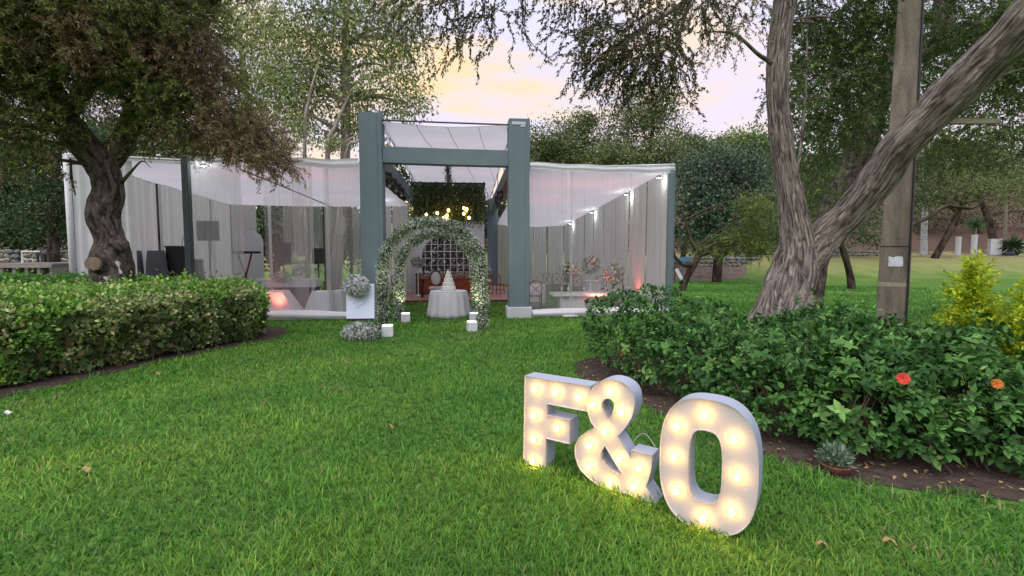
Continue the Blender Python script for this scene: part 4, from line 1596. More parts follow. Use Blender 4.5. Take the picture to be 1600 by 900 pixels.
def superell(cx_, cz_, a_, b__, e_, k):
    o = []
    for i in range(k):
        t_ = 2 * math.pi * i / k
        c, s_ = math.cos(t_), math.sin(t_)
        o.append((cx_ + a_ * math.copysign(abs(c) ** (2 / e_), c), cz_ + b__ * math.copysign(abs(s_) ** (2 / e_), s_)))
    return o


letter('letter_o', 'large white marquee letter O nearest the camera', (1.529, 2.628, 0), -40, [superell(-.137, .398, .278, .402, 2.7, 72), superell(-.146, .391, .095, .221, 3.2, 48)],
       [(-.153, .707), (-.31, .607), (.012, .594), (-.324, .414), (.038, .384), (-.305, .204), (-.146, .079), (.012, .167)])
cpts = crom([tuple(G(990, 690)), tuple(G(999, 688) + Vector((0, 0, .05))), tuple(G(1008, 690) + Vector((0, 0, .07))), tuple(G(1017, 697) + Vector((0, 0, .05))), tuple(G(1032, 712))], 6)
cabl = MB().tube([tuple(p) for p in cpts], [.002] * len(cpts), 6)
tag(cabl.build('power_cable', WHITE), 'thin white cable in the grass behind the marquee ampersand', 'cable')


# ================================================================== HEDGES AND SHRUBS
def bush_points(sp, n, depth=.22):
    """surface-weighted points of a lumpy bush. sp: list of (x,y,ztop,rx,ry) mounds reaching the ground"""
    b = np.array(sp, float)
    wt = (b[:, 3] + b[:, 4]) * b[:, 2]
    i = rng.choice(len(b), n, p=wt / wt.sum())
    u = rdir(n)
    u[:, 2] = np.abs(u[:, 2]) * rng.choice([1, 1, -.75], n)
    r_ = 1 - depth * rng.random(n) ** 1.3
    hz = b[i, 2] * .56
    c = np.stack([b[i, 0], b[i, 1], b[i, 2] - hz], -1)
    p = c + u * np.stack([b[i, 3], b[i, 4], hz], -1) * r_[:, None]
    p += .05 * np.stack([waves(p, 5, 1), waves(p, 5, 2), waves(p, 5, 3)], -1)
    # drop what is buried inside a neighbouring mound
    ins = np.zeros(n)
    for k in range(len(b)):
        hk = b[k, 2] * .56
        q = ((p - np.array([b[k, 0], b[k, 1], b[k, 2] - hk])) / np.array([b[k, 3], b[k, 4], hk])) ** 2
        ins += (q.sum(1) < .55)
    ok = (ins < 1) & (p[:, 2] > .06)
    return p[ok], u[ok]


def stems(parent, pts, spread=.35, n=6, h_=.6, r_=.012):
    mb = MB()
    for (x, y) in pts:
        for k in range(n):
            a = random.uniform(0, 6.28)
            e_ = (x + spread * math.cos(a), y + spread * math.sin(a), h_ * random.uniform(.7, 1.2))
            mb.tube([(x + random.uniform(-.08, .08), y + random.uniform(-.08, .08), 0), (x + spread * .4 * math.cos(a), y + spread * .4 * math.sin(a), h_ * .4), e_], [r_, r_ * .8, r_ * .4], 5)
    return mb.build('stems', GREENT, parent, kind='stuff')


HIB = [((.022, .060, .015), 4), ((.038, .095, .022), 4), ((.064, .145, .034), 2.6), ((.105, .20, .05), 1.2)]


def hibiscus(label, mounds, seed, ros=150, fill=3000, tall=()):
    global rng
    x, y = mounds[0][:2]
    t_ = thing('hibiscus_bush', label, 'bush', (x, y, 0), 'hibiscus bushes in the right bed')
    p, u = bush_points(mounds, fill, .55)
    k = len(p)
    V1 = leaf_geo(T_BROAD, p, u + .8 * rdir(k) + np.array([0, 0, .25]), u * .6 + np.array([0, 0, .8]) + .5 * rdir(k), rng.uniform(.055, .09, k), rng.uniform(.035, .055, k), palette(k, HIB[:3], .2))
    c, u = bush_points(mounds, ros, .10)
    sh_ = rng.random(len(c)) < .16
    c[sh_] += (u[sh_] + np.array([0, 0, .8])) * rng.uniform(.04, .13, (int(sh_.sum()), 1))
    extra = []
    for (ex, ey, ez, er, en) in tall:
        q = np.array([ex, ey, ez]) + rng.standard_normal((en, 3)) * np.array([er, er, er * .7])
        extra.append(q)
    if extra:
        q = np.concatenate(extra)
        c = np.concatenate([c, q])
        u = np.concatenate([u, unit(rng.standard_normal((len(q), 3)) * .5 + np.array([0, 0, 1.]))])
    ax = unit(u + np.array([0, 0, .7]) + .35 * rdir(len(c)))
    L8 = 8
    pos, dr, nr, ll, cc_ = [], [], [], [], []
    shade = palette(len(c), HIB, .15)
    for j in range(L8):
        a = 2 * math.pi * j / L8 * 1.3 + rng.uniform(0, .6, len(c))
        e1 = unit(np.cross(ax, np.array([.3, .9, .1])))
        e2 = np.cross(ax, e1)
        rad = e1 * np.cos(a)[:, None] + e2 * np.sin(a)[:, None]
        inner = j % 3 == 0
        dr.append(rad + ax * (.9 if inner else .25) + .15 * rdir(len(c)))
        pos.append(c + ax * (.015 if inner else -.005 * j))
        nr.append(ax + .2 * rdir(len(c)))
        ll.append(rng.uniform(.045, .065, len(c)) if inner else rng.uniform(.07, .105, len(c)))
        cc_.append(shade * (1.35 if inner else 1.0))
    V2 = leaf_geo(T_BROAD, np.concatenate(pos), np.concatenate(dr), np.concatenate(nr), np.concatenate(ll), np.concatenate(ll) * .56, np.clip(np.concatenate(cc_), .01, .5))
    off = len(V1[0])
    npmesh('foliage', np.concatenate([V1[0], V2[0]]), [np.concatenate([a, b + off]) for a, b in zip(V1[1], V2[1])], GLOSSY, t_, np.concatenate([V1[2], V2[2]]), kind='stuff')
    stems(t_, [(mm[0] + random.uniform(-.2, .2), mm[1] + random.uniform(-.2, .2)) for mm in mounds for _ in range(2)], .22, 4, .5, .009)
    return t_


hibiscus('hibiscus bush at the left end of the right bed near the tent', [(2.35, 7.15, 1.12, .62, .6), (2.95, 7.3, 1.20, .6, .6), (2.3, 6.5, .92, .5, .55)], 1, 230, 4200)
hibiscus('dense hibiscus bush behind the ampersand below the thick tree trunk', [(2.62, 5.8, .92, .62, .62), (3.3, 6.6, 1.0, .7, .6), (2.7, 5.15, .82, .5, .55), (3.6, 5.8, .86, .7, .6), (2.25, 5.7, .5, .3, .35)], 2, 430, 7600)
hibiscus('hibiscus bush in the bed right behind the letter O', [(3.0, 4.75, .84, .58, .5), (3.05, 4.25, .74, .5, .4), (2.85, 4.1, .42, .32, .22), (2.62, 4.7, .5, .3, .3), (3.9, 5.0, .92, .7, .6), (4.5, 5.7, 1.0, .8, .7)], 3, 560, 8600)
hibiscus('hibiscus bush with a red flower in front of the concrete pole', [(3.55, 4.1, .92, .55, .5), (3.3, 3.72, .74, .42, .36), (4.1, 4.5, 1.02, .6, .55), (3.15, 3.6, .42, .3, .2), (3.65, 3.42, .5, .36, .24)], 4, 640, 8200, tall=((4.05, 5.0, 1.05, .16, 26),))
hibiscus('hibiscus bush with an orange flower beside the golden shrub at the right edge', [(4.35, 4.05, .98, .55, .5), (4.0, 3.55, .80, .45, .36), (5.0, 4.1, 1.0, .6, .6), (4.2, 3.25, .52, .4, .26)], 5, 600, 7400)
hibiscus('low hibiscus bush at the right border under the golden shrub', [(4.7, 3.4, .70, .5, .42), (5.5, 3.4, .7, .6, .45), (4.8, 3.0, .42, .4, .22)], 6, 320, 4600)


def flower(px, py, Y, r_, label, c_in, c_out, name='hibiscus_flower'):
    c = P(px, py, Y)
    t_ = thing(name, label, 'flower', c, 'hibiscus flowers in the right hedge')
    ax = Vector((-.45, -.8, .35)).normalized()
    e1 = ax.cross(Vector((0, 0, 1))).normalized()
    e2 = ax.cross(e1)
    for k in range(5):
        a = k * 2 * math.pi / 5
        mb = MB()
        dr_ = e1 * math.cos(a) + e2 * math.sin(a)
        tg = e2 * math.cos(a) - e1 * math.sin(a)
        mb.grid(lambda u, v: c + dr_ * (r_ * u) + tg * (r_ * 1.25 * (v - .5) * math.sin(min(1, u * .95 + .1) * 2.35)) + ax * (.75 * r_ * u * (1 - .5 * u) - .25 * r_ * abs(v - .5) + .10 * r_ * math.sin(v * 12 + k) * u), 6, 6)
        mb.build('petal', pmat(name + label[:9], c_out, .6, .3, 40, dark=c_in, transl=.3), t_, smooth=True)
    MB().tube([c, c + ax * r_ * .9], [r_ * .07, r_ * .04], 6).build('stamen', pmat('stamen', (.5, .3, .05), .6), t_)
    MB().tube([c, c - ax * .05 - Vector((0, 0, .12))], [.004, .004], 5).build('stalk', GREENT, t_)


flower(1411, 592, 3.42, .043, 'bright red hibiscus flower with pale rim in the right hedge', (.62, .015, .02), (.85, .12, .06))
flower(1557, 600, 3.28, .036, 'wilting orange hibiscus flower near the golden shrub', (.62, .14, .02), (.72, .24, .04))
flower(972, 552, 6.1, .03, 'tiny red flower at the left end of the hibiscus hedge', (.5, .05, .02), (.6, .1, .04))

# golden shrubs
GOLD = [((.19, .26, .012), 4), ((.28, .35, .015), 4), ((.55, .58, .03), 2.4), ((.11, .18, .02), 1.6)]


def golden(label, sprays, mounds, nsp, seed):
    t_ = thing('golden_shrub', label, 'shrub', (sprays[0][0], sprays[0][1], 0), 'golden-leaved shrubs')
    nodes = []
    st, dr = [], []
    for (x, y, z0, z1, r_, k) in sprays:
        for _ in range(k):
            f = random.random()
            a = random.uniform(0, 6.28)
            st.append((x + r_ * .25 * math.cos(a) * (1 - f), y + r_ * .25 * math.sin(a) * (1 - f), z0 + (z1 - z0) * f))
            dr.append((math.cos(a) * (1 - .6 * f), math.sin(a) * (1 - .6 * f), .45 + f))
    nd = strands(np.array(st), np.array(dr), 7, .045, -.05, .2)
    p, d, nn = frond_leaves(nd, 4, .9)
    if mounds:
        q, u = bush_points(mounds, nsp, .3)
        p = np.concatenate([p, q])
        d = np.concatenate([d, u + .8 * rdir(len(q))])
        nn = np.concatenate([nn, rdir(len(q)) + np.array([0, 0, 1])])
    k = len(p)
    leaf_obj('foliage', T_SIMPLE, p, d, nn, rng.uniform(.035, .06, k), rng.uniform(.018, .028, k), palette(k, GOLD, .15), LEAF, t_)
    for (x, y, z0, z1, r_, k) in sprays:
        MB().tube([(x, y, 0), (x + .02, y, (z0 + z1) / 2), (x, y, z1)], [.014, .01, .003], 5).build('stem', GREENT, t_)


c = P(1520, 500, 4.5)
golden('tall spiky golden-green shrub rising above the hibiscus hedge', [(c.x - .03, 4.5, .8, P(1512, 392, 4.5).z - .26, .16, 90), (c.x + .08, 4.45, .7, 1.05, .16, 45), (c.x - .12, 4.5, .7, .98, .16, 40)], None, 0, 1)
c = P(1622, 500, 4.0)
golden('broad bright yellow-green shrub at the right border', [(c.x, 4.0, .6, P(1590, 430, 4.0).z - .24, .4, 150), (c.x + .3, 4.0, .6, 1.35, .35, 120), (c.x - .18, 3.85, .5, .92, .3, 110), (c.x - .02, 3.5, .35, .75, .3, 90)], [(c.x + .2, 3.95, 1.05, .42, .42), (c.x - .02, 3.5, .7, .3, .26)], 2600, 2)

# potted plant
c = G(1305, 738)
pt = thing('potted_plant', 'grey-green plant in a shallow clay bowl at the bed edge', 'potted plant', (c.x, c.y, 0))
MB().lathe([(.06, .005), (.085, .02), (.105, .06), (.115, .07), (.105, .072), (.09, .05)], (c.x, c.y, 0), 24).build('bowl', TERRA, pt, smooth=True)
k = 420
u = rdir(k)
u[:, 2] = np.abs(u[:, 2])
leaf_obj('leaves', T_SIMPLE, np.array([c.x, c.y, .07]) + u * np.array([.11, .11, .13]) * rng.random((k, 1)) ** .6, u + .6 * rdir(k) + np.array([0, 0, .3]), rdir(k), rng.uniform(.04, .07, k), .02, palette(k, [((.10, .15, .10), 3), ((.17, .22, .16), 2), ((.05, .08, .05), 2)], .2), LEAF, pt)

# clipped hedge on the left
VAR = [((.05, .12, .022), 4), ((.09, .19, .032), 4), ((.18, .28, .06), 3), ((.42, .44, .2), 1.2), ((.26, .20, .06), .35)]
VAR2 = [((.06, .11, .03), 3), ((.12, .18, .05), 3), ((.24, .29, .11), 3.4), ((.48, .48, .27), 3.2), ((.34, .27, .10), .5)]
DK = [((.035, .10, .018), 4), ((.06, .15, .025), 4), ((.10, .21, .04), 2)]


def hedge(name, label, poly, top, n, pals, L=(.05, .082), seed=0, spill=.10):
    t_ = thing(name, label, 'hedge', (poly[0][0], poly[0][1], 0), 'clipped hedges on the left')
    pa = np.array(poly)
    mn, mx_ = pa.min(0), pa.max(0)
    # top
    k = int(n * .45)
    x, y = rng.uniform(mn[0], mx_[0], k * 3), rng.uniform(mn[1], mx_[1], k * 3)
    ok = inside(poly, x, y)
    x, y = x[ok][:k], y[ok][:k]
    pz = np.stack([x, y, np.full(len(x), top)], -1)
    pz[:, 2] += .06 * waves(pz, 2.0, seed) + .045 * waves(pz, 7, seed + 1) - .10 * rng.random(len(x)) ** 2
    un = np.tile([0, 0, 1.], (len(x), 1))
    dm = np.full(len(x), 9.)
    for q in range(len(poly)):
        a_, b_q = pa[q - 1], pa[q]
        tt_ = np.clip(((x - a_[0]) * (b_q - a_)[0] + (y - a_[1]) * (b_q - a_)[1]) / max(1e-9, ((b_q - a_) ** 2).sum()), 0, 1)
        dm = np.minimum(dm, np.hypot(x - a_[0] - tt_ * (b_q - a_)[0], y - a_[1] - tt_ * (b_q - a_)[1]))
    pz[:, 2] -= .24 * np.clip(1 - dm / .55, 0, 1) ** 2
    # sides
    pc = np.vstack([pa, pa[:1]])
    seg = np.linalg.norm(np.diff(pc, axis=0), axis=1)
    cum = np.concatenate([[0], np.cumsum(seg)])
    k = n - len(x)
    s_ = rng.random(k) * cum[-1]
    sx = np.interp(s_, cum, pc[:, 0])
    sy = np.interp(s_, cum, pc[:, 1])
    si = np.minimum(np.searchsorted(cum, s_) - 1, len(seg) - 1)
    td = (pc[1:] - pc[:-1]) / seg[:, None]
    area = .5 * np.sum(pc[:-1, 0] * pc[1:, 1] - pc[1:, 0] * pc[:-1, 1])
    sg = 1 if area > 0 else -1
    on = np.stack([td[si, 1] * sg, -td[si, 0] * sg, np.zeros(k)], -1)
    zz = .04 + (top - .02) * rng.random(k)
    ps = np.stack([sx, sy, zz], -1)
    bulge = .15 * waves(ps, 1.9, seed + 5) + .07 * waves(ps, 7, seed + 6) - .30 * np.clip((zz / top - .55) / .45, 0, 1) ** 2
    tuck = -.18 * (1 - zz / top) ** 1.5
    ps += on * (bulge + tuck - .22 * rng.random(k) ** 2)[:, None]
    ps[:, 2] *= .93 + .06 * waves(ps, 2.2, seed)
    p = np.concatenate([pz, ps])
    u = np.concatenate([un, on + np.array([0, 0, .35])])
    k = len(p)
    f = waves(p, 1.1, seed + 9) + .35 * waves(p, 4, seed + 10)
    c = np.where((f + np.where(p[:, 2] < top - .1, .35, -.65) > .15)[:, None], palette(k, pals[1], .17), palette(k, pals[0], .17))
    c = c * 1.25
    sh_ = rng.random(k) < .05
    p[sh_] += (u[sh_] + .6 * rdir(int(sh_.sum()))) * rng.uniform(.04, .14, (int(sh_.sum()), 1))
    leaf_obj('foliage', T_SIMPLE, p, u + .9 * rdir(k), u + .8 * rdir(k), rng.uniform(*L, k), rng.uniform(.5, .7, k) * L[1], np.clip(c, .01, .75), LEAF, t_)
    # woody inside
    mb = MB()
    for _ in range(int(abs(area) * 3) + 8):
        while True:
            x, y = random.uniform(mn[0], mx_[0]), random.uniform(mn[1], mx_[1])
            if inside(poly, np.array([x]), np.array([y]))[0]:
                break
        for _ in range(3):
            a = random.uniform(0, 6.28)
            mb.tube([(x, y, 0), (x + .05 * math.cos(a), y + .05 * math.sin(a), top * .4), (x + .16 * math.cos(a), y + .16 * math.sin(a), top * .8)], [.014, .01, .004], 4)
    mb.build('stems', GREENT, t_, kind='stuff')
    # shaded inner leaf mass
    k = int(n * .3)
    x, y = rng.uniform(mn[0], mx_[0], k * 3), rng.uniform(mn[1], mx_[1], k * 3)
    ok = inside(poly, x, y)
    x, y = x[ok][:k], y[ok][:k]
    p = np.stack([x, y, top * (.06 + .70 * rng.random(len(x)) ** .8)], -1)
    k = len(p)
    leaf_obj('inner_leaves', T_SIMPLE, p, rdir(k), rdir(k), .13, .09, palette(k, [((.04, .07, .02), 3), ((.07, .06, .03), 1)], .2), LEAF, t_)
    return t_


hedge('clipped_hedge', 'broad clipped hedge with pale variegated leaves in front of the leaning tree',
      [(-4.45, 9.1), (-4.05, 10.1), (-4.35, 10.95), (-5.2, 11.25), (-6.0, 9.9), (-7.2, 9.3), (-9.5, 9.2), (-9.8, 4.0), (-6.75, 4.3), (-5.95, 5.9), (-5.1, 7.6)], 1.13, 100000, (VAR, VAR2), seed=21)
hedge('clipped_hedge', 'darker green clipped hedge strip behind the leaning tree trunk',
      [(-5.6, 11.35), (-5.9, 11.9), (-11.5, 12.0), (-11.5, 10.3), (-8.6, 10.2), (-7.1, 10.7)], 1.17, 26000, (DK, DK), seed=41)

# ================================================================== TREES
BARK1 = barkmat('grey_brown_bark', hexc('#b2a89d'), hexc('#564d46'), 22., 1.0, (1, .14, 1), 30.)
BARK2 = barkmat('dark_smooth_bark', hexc('#7d736a'), hexc('#38322d'), 10., 1.0, (1, .4, 1), 18.)
BARK3 = barkmat('far_bark', hexc('#5d5147'), hexc('#2c2622'), 4., .6, (1, .3, 1), 12.)
PALEB = barkmat('pale_bark', hexc('#a9a096'), hexc('#6d655d'), 3., .4, (1, .3, 1), 4.)


def limb_pts(ctrl, n=8):
    """ctrl: (px, py, Y, radius) measured on the photo"""
    rows = []
    for px, py, Y, r_ in ctrl:
        p = P(px, py, Y)
        rows.append((p.x, p.y, p.z, r_))
    return crom(rows, n)


def limb(mb, ctrl, n=8, sides=18, lump=.1, lf=2.2, flute=0.):
    a = limb_pts(ctrl, n)
    if isinstance(mb, tuple):                # (parent, bark): a limb object of its own
        par, brk = mb
        q = MB()
        limb(q, ctrl, n, sides, lump, lf, flute)
        q.build('limb' if ctrl[0][3] > .06 else 'branch', brk, par, smooth=True)
        return a
    mb.tube([tuple(r_[:3]) for r_ in a], [max(.004, r_[3]) for r_ in a], sides, lump, lf, flute=flute)
    return a


def reach(mb, nodes, targets, r0=.045, r1=.006, sides=5, sag=.15):
    """side branches from the nearest limb node to crown points"""
    nd = np.array(nodes)[:, :3]
    for tgt in targets:
        tgt = np.array(tgt)
        dist = np.linalg.norm(nd - tgt, axis=1) + np.maximum(0, nd[:, 2] - tgt[2]) * .5
        s_ = nd[np.argmin(dist)]
        ln = np.linalg.norm(tgt - s_)
        m1 = s_ + (tgt - s_) * .35 + np.array([random.uniform(-.1, .1), random.uniform(-.1, .1), .07]) * ln
        m2 = s_ + (tgt - s_) * .7 + np.array([random.uniform(-.1, .1), random.uniform(-.1, .1), .07]) * ln
        pts = crom([s_, m1, m2, tgt], 4)
        rr = np.linspace(min(r0 * 1.6, r0 * (.6 + .3 * ln)), r1, len(pts))
        mb.tube([tuple(p) for p in pts], list(rr), sides)


def blob(px, py, Y, rx, ry, rz):
    p = P(px, py, Y)
    return (p.x, p.y, p.z, rx, ry, rz)


def strand_crown(parent, blobs, n, K, step, grav, per, L, W, pal, twig=(.006, .002), bias=None, wig=.25, start_d=None, name='crown', shell=2.2, colfn=None, spread=.8):
    p, u, bi = in_blobs(blobs, n, shell)
    d = u * np.array([1, 1, .5]) + .5 * rdir(n) + (np.array(start_d) if start_d is not None else 0)
    nd = strands(p, d, K, step, grav, wig)
    lp, ld, ln = frond_leaves(nd, per, spread)
    k = len(lp)
    col = palette(k, pal, .2)
    sh = np.repeat(rng.normal(1, .16, n), K * per)[:k]
    col *= sh[:, None]
    if colfn is not None:
        col = colfn(lp, col)
    leaf_obj(name, T_SIMPLE, lp, ld, ln, rng.uniform(*L, k), rng.uniform(*W, k), np.clip(col, .006, .6), LEAF, parent)
    V, F = twig_geo(nd[:, ::2] if K > 5 else nd, *twig)
    npmesh('twigs', V, F, GREENT, parent, kind='stuff')
    return nd


# ---- leaning tree on the left
tl = thing('leaning_tree', 'leaning gnarled tree with drooping brown-green foliage at the upper left', 'tree', P(180, 520, 9.6))
tl.location.z = 0
ORG[tl.name] = tl.location.copy()
mb = MB()
trunk = limb(mb, [(186, 590, 9.6, 0.42), (182, 500, 9.6, 0.37), (178, 450, 9.6, 0.34), (174, 405, 9.6, 0.32), (170, 370, 9.6, 0.236), (162, 335, 9.6, 0.258), (170, 295, 9.6, 0.236), (160, 260, 9.6, 0.251), (130, 225, 9.55, 0.228), (104, 185, 9.4, 0.198), (80, 140, 9.2, 0.190), (45, 85, 9.0, 0.152), (10, 30, 8.8, 0.122), (-30, -40, 8.6, 0.076)], 8, 22, .13, 2.4, .05)
tk = mb.build('trunk', BARK2, tl, smooth=True)
l2 = limb((tl, BARK2), [(160, 262, 9.6, .2), (178, 240, 9.7, .21), (196, 215, 9.9, .19), (210, 170, 10.1, .15), (245, 110, 10.2, .12), (300, 60, 10.2, .09), (340, 10, 10.3, .05)], 8, 14, .12, 3)
l3 = limb((tl, BARK2), [(210, 180, 10.1, .1), (270, 165, 9.9, .09), (340, 165, 9.6, .07), (410, 200, 9.3, .045), (452, 255, 9.1, .015)], 8, 10, .1, 3)
l4 = limb((tl, BARK2), [(104, 185, 9.4, .14), (150, 110, 9.0, .12), (220, 40, 8.8, .1), (300, -30, 8.6, .06)], 6, 12, .1, 3)
limb((tl, BARK2), [(190, 285, 9.5, .04), (205, 268, 9.2, .025), (222, 252, 9.0, .012), (236, 262, 8.9, .004)], 5, 6, .05)
limb((tl, BARK2), [(110, 248, 9.5, .015), (112, 280, 9.3, .02), (118, 305, 9.2, .008)], 5, 6, .05)
# cut stump on the trunk and hollow burl
sa, sb_ = P(168, 420, 9.5), P(146, 411, 9.12)
MB().tube([sa, sa.lerp(sb_, .4), sa.lerp(sb_, .7), sb_], [.17, .15, .145, .14], 16, .10, 6).build('cut_stub', BARK2, tl, smooth=False)
MB().tube([sb_ + (sb_ - sa).normalized() * .002, sb_ + (sb_ - sa).normalized() * .006], [.115, .11], 14).build('cut_face', pmat('cut_wood', hexc('#77695a'), .9, .3, 18), tl)
MB().tube([P(186, 378, 9.45), P(191, 385, 9.28), P(193, 392, 9.25)], [.13, .10, .04], 12, .4, 7).build('burl', BARK2, tl, smooth=True)
whp = pmat('whitewash', (.55, .56, .56), .9, .25, 14)
for pts, r_ in (([(183, 408), (186, 418), (189, 428)], .05), ([(164, 432), (168, 440), (170, 447)], .075)):
    mb = MB()
    def fw_(u, v, pts=pts, r_=r_):
        q = crom([(*p, 0) for p in pts], 4)
        i = min(len(q) - 1, int(u * (len(q) - 1) + .5))
        px = q[i][0] + (v - .5) * r_ * 160 * (.6 + .4 * math.sin(u * 9)) * (1.2 - u * .4)
        return P(px, q[i][1], 9.245 + .06 * (v - .5) ** 2 * 4)
    mb.grid(fw_, 8, 4)
    mb.build('whitewash_patch', whp, tl, smooth=True)
BL = [blob(40, 20, 9.0, 1.9, 1.6, 1.2), blob(160, 20, 9.0, 1.7, 1.8, 1.2), blob(250, 50, 9.2, 1.1, 1.5, 1.2), blob(150, 75, 9.2, 1.3, 1.4, .6),
      blob(20, 130, 8.6, .8, 1.2, .9), blob(25, 215, 8.6, .55, .9, .6), blob(240, 130, 9.4, 1.25, 1.3, .75), blob(320, 160, 9.5, .85, 1.0, .75), blob(250, 195, 9.6, .75, 1.0, .40),
      blob(365, 205, 9.4, .62, .8, .46), blob(412, 232, 9.2, .45, .6, .40), blob(448, 268, 9.1, .18, .3, .2), blob(390, 215, 9.3, .5, .6, .4), blob(420, 240, 9.2, .4, .5, .34), blob(375, 215, 9.5, .6, .7, .36), blob(330, 205, 9.4, .6, .7, .36), blob(-140, 60, 8.8, 1.6, 2, 1.6), blob(60, -150, 9, 3.2, 2, 1.4), blob(250, -120, 9.2, 1.4, 2, 1.0)]
reach(mb2 := MB(), np.concatenate([trunk[60:], l2, l3, l4]), in_blobs(BL, 170, 3)[0], .05, .005)
mb2.build('branches', GREENT, tl, smooth=True, kind='stuff')


def left_col(p, c):
    # dead brown sprays hang low and to the right, green ones sit on top
    f = waves(p, .9, 77) + .5 * waves(p, 2.7, 78)
    px_like = (p[:, 0] + 6.3) * .26
    dead = f + px_like - (p[:, 2] - 4.2) * .30 > .05
    br = palette(len(p), [((.15, .105, .062), 4), ((.24, .175, .11), 3), ((.075, .06, .035), 2), ((.12, .13, .045), 1.6)], .22)
    return np.where(dead[:, None], br, c)


strand_crown(tl, BL, 10500, 9, .056, .11, 4, (.05, .095), (.013, .022), [((.07, .095, .028), 5), ((.13, .16, .045), 4), ((.20, .235, .06), 2.6), ((.045, .055, .022), 1.6), ((.15, .12, .06), 2)], colfn=left_col, wig=.38, shell=1.7)

# ---- pair of thick limbs on the right
YT = 7.85
trt = thing('forked_tree', 'massive forked tree with rough grey bark rising behind the hibiscus hedge', 'tree', P(1225, 560, YT))
trt.location.z = 0
ORG[trt.name] = trt.location.copy()
mb = MB()
t1 = limb(mb, [(1212, 590, YT, 0.508), (1216, 540, YT, 0.464), (1220, 495, YT, 0.419), (1232, 450, YT, 0.374), (1243, 405, YT, 0.329), (1244, 370, YT, 0.254), (1238, 320, YT, 0.198), (1228, 260, YT + .05, 0.179), (1219, 200, YT + .1, 0.176), (1214, 140, YT + .1, 0.176), (1216, 80, YT + .1, 0.172), (1224, 20, YT + .1, 0.172), (1232, -40, YT + .1, 0.157), (1225, -140, YT, 0.120), (1180, -260, YT - .2, 0.075)], 12, 48, .10, 2.6, .07)
mb.build('trunk', BARK1, trt, smooth=True)
mb = MB()
t2 = limb(mb, [(1226, 480, YT, 0.280), (1246, 425, YT, 0.309), (1275, 385, YT - .02, 0.294), (1300, 360, YT - .15, 0.265), (1335, 325, YT - .4, 0.243), (1372, 280, YT - .7, 0.250), (1412, 225, YT - 1.1, 0.243), (1465, 170, YT - 1.5, 0.243), (1530, 105, YT - 1.95, 0.250), (1585, 50, YT - 2.3, 0.243), (1640, -10, YT - 2.6, 0.221), (1760, -110, YT - 3.0, 0.162)], 12, 40, .13, 2.8, .07)
mb.build('limb', BARK1, trt, smooth=True)
limb((trt, BARK1), [(1208, 440, YT - .1, .08), (1200, 470, YT - .15, .16), (1190, 510, YT - .25, .24), (1176, 580, YT - .3, .32)], 6, 14, .22, 3)
limb((trt, BARK1), [(1252, 440, YT - .15, .10), (1238, 480, YT - .3, .15), (1226, 530, YT - .4, .20), (1222, 590, YT - .45, .24)], 6, 14, .2, 3)
tw = [limb((trt, BARK1), c_, 6, 8, .06, 3) for c_ in (
    [(1210, 100, YT + .1, .05), (1185, 85, YT - .2, .03), (1150, 55, YT - .6, .022), (1110, 50, YT - .9, .012), (1090, 62, YT - 1.0, .005)],
    [(1236, 300, YT, .03), (1250, 240, YT + .3, .026), (1258, 150, YT + .5, .02), (1262, 40, YT + .6, .012), (1262, -40, YT + .6, .01)],
    [(1228, -20, YT, .14), (1120, -60, YT - .6, .1), (1000, -60, YT - 1.2, .075), (880, -45, YT - 1.6, .05), (760, -30, YT - 1.8, .03)],
    [(1120, -60, YT - .6, .06), (1080, -5, YT - .9, .045), (1010, 40, YT - 1.1, .03), (940, 85, YT - 1.3, .014)],
    [(1080, -5, YT - .9, .035), (1060, 60, YT - .9, .02), (1050, 120, YT - 1.0, .01)])]
a = P(1478, 190, YT - .9)
mb = MB().tube([a, P(1510, 190, YT - .9), P(1560, 190, YT - .95)], [.05, .055, .05], 4)
mb.build('split_branch', pmat('weathered_wood', hexc('#7c7763'), .9, .3, 6, .5, 40, stretch=(.3, 4, 4)), trt)
# hanging sprays over the middle of the picture, seen dark against the sky
HB = [blob(700, -5, 6.6, .45, .5, .35), blob(760, 10, 6.5, .5, .5, .32), blob(655, -10, 6.8, .3, .4, .3), blob(890, 0, 6.3, .45, .5, .32), blob(960, 15, 6.4, .55, .6, .5), blob(1030, 30, 6.6, .55, .6, .55), blob(1090, 0, 6.8, .4, .5, .4), blob(1010, -60, 6.6, 1.3, .7, .3), blob(800, -60, 6.6, .9, .7, .3), blob(1150, -30, 7, .4, .5, .3)]
HP = [((.030, .036, .014), 5), ((.055, .058, .02), 3), ((.09, .075, .04), 2), ((.075, .10, .03), 1)]
strand_crown(trt, HB, 260, 14, .062, .07, 4, (.04, .075), (.016, .027), HP, (.007, .003), wig=.22, start_d=(-.75, 0, -.55), name='hanging_sprays', spread=.5)
HB2 = [blob(1000, 70, 6.5, .42, .5, .45), blob(1045, 95, 6.6, .32, .4, .4), blob(950, 60, 6.4, .35, .4, .35)]
strand_crown(trt, HB2, 150, 12, .06, .07, 4, (.04, .075), (.016, .027), HP, (.007, .003), wig=.22, start_d=(-.75, 0, -.6), name='hanging_sprays', spread=.5)
strand_crown(trt, [blob(1120, 70, 6.9, .35, .3, .15), blob(1165, 30, 7.2, .4, .3, .4)], 60, 9, .05, .2, 3, (.03, .06), (.012, .02), [((.05, .075, .025), 3), ((.08, .11, .035), 2)], (.005, .002), name='hanging_sprays')
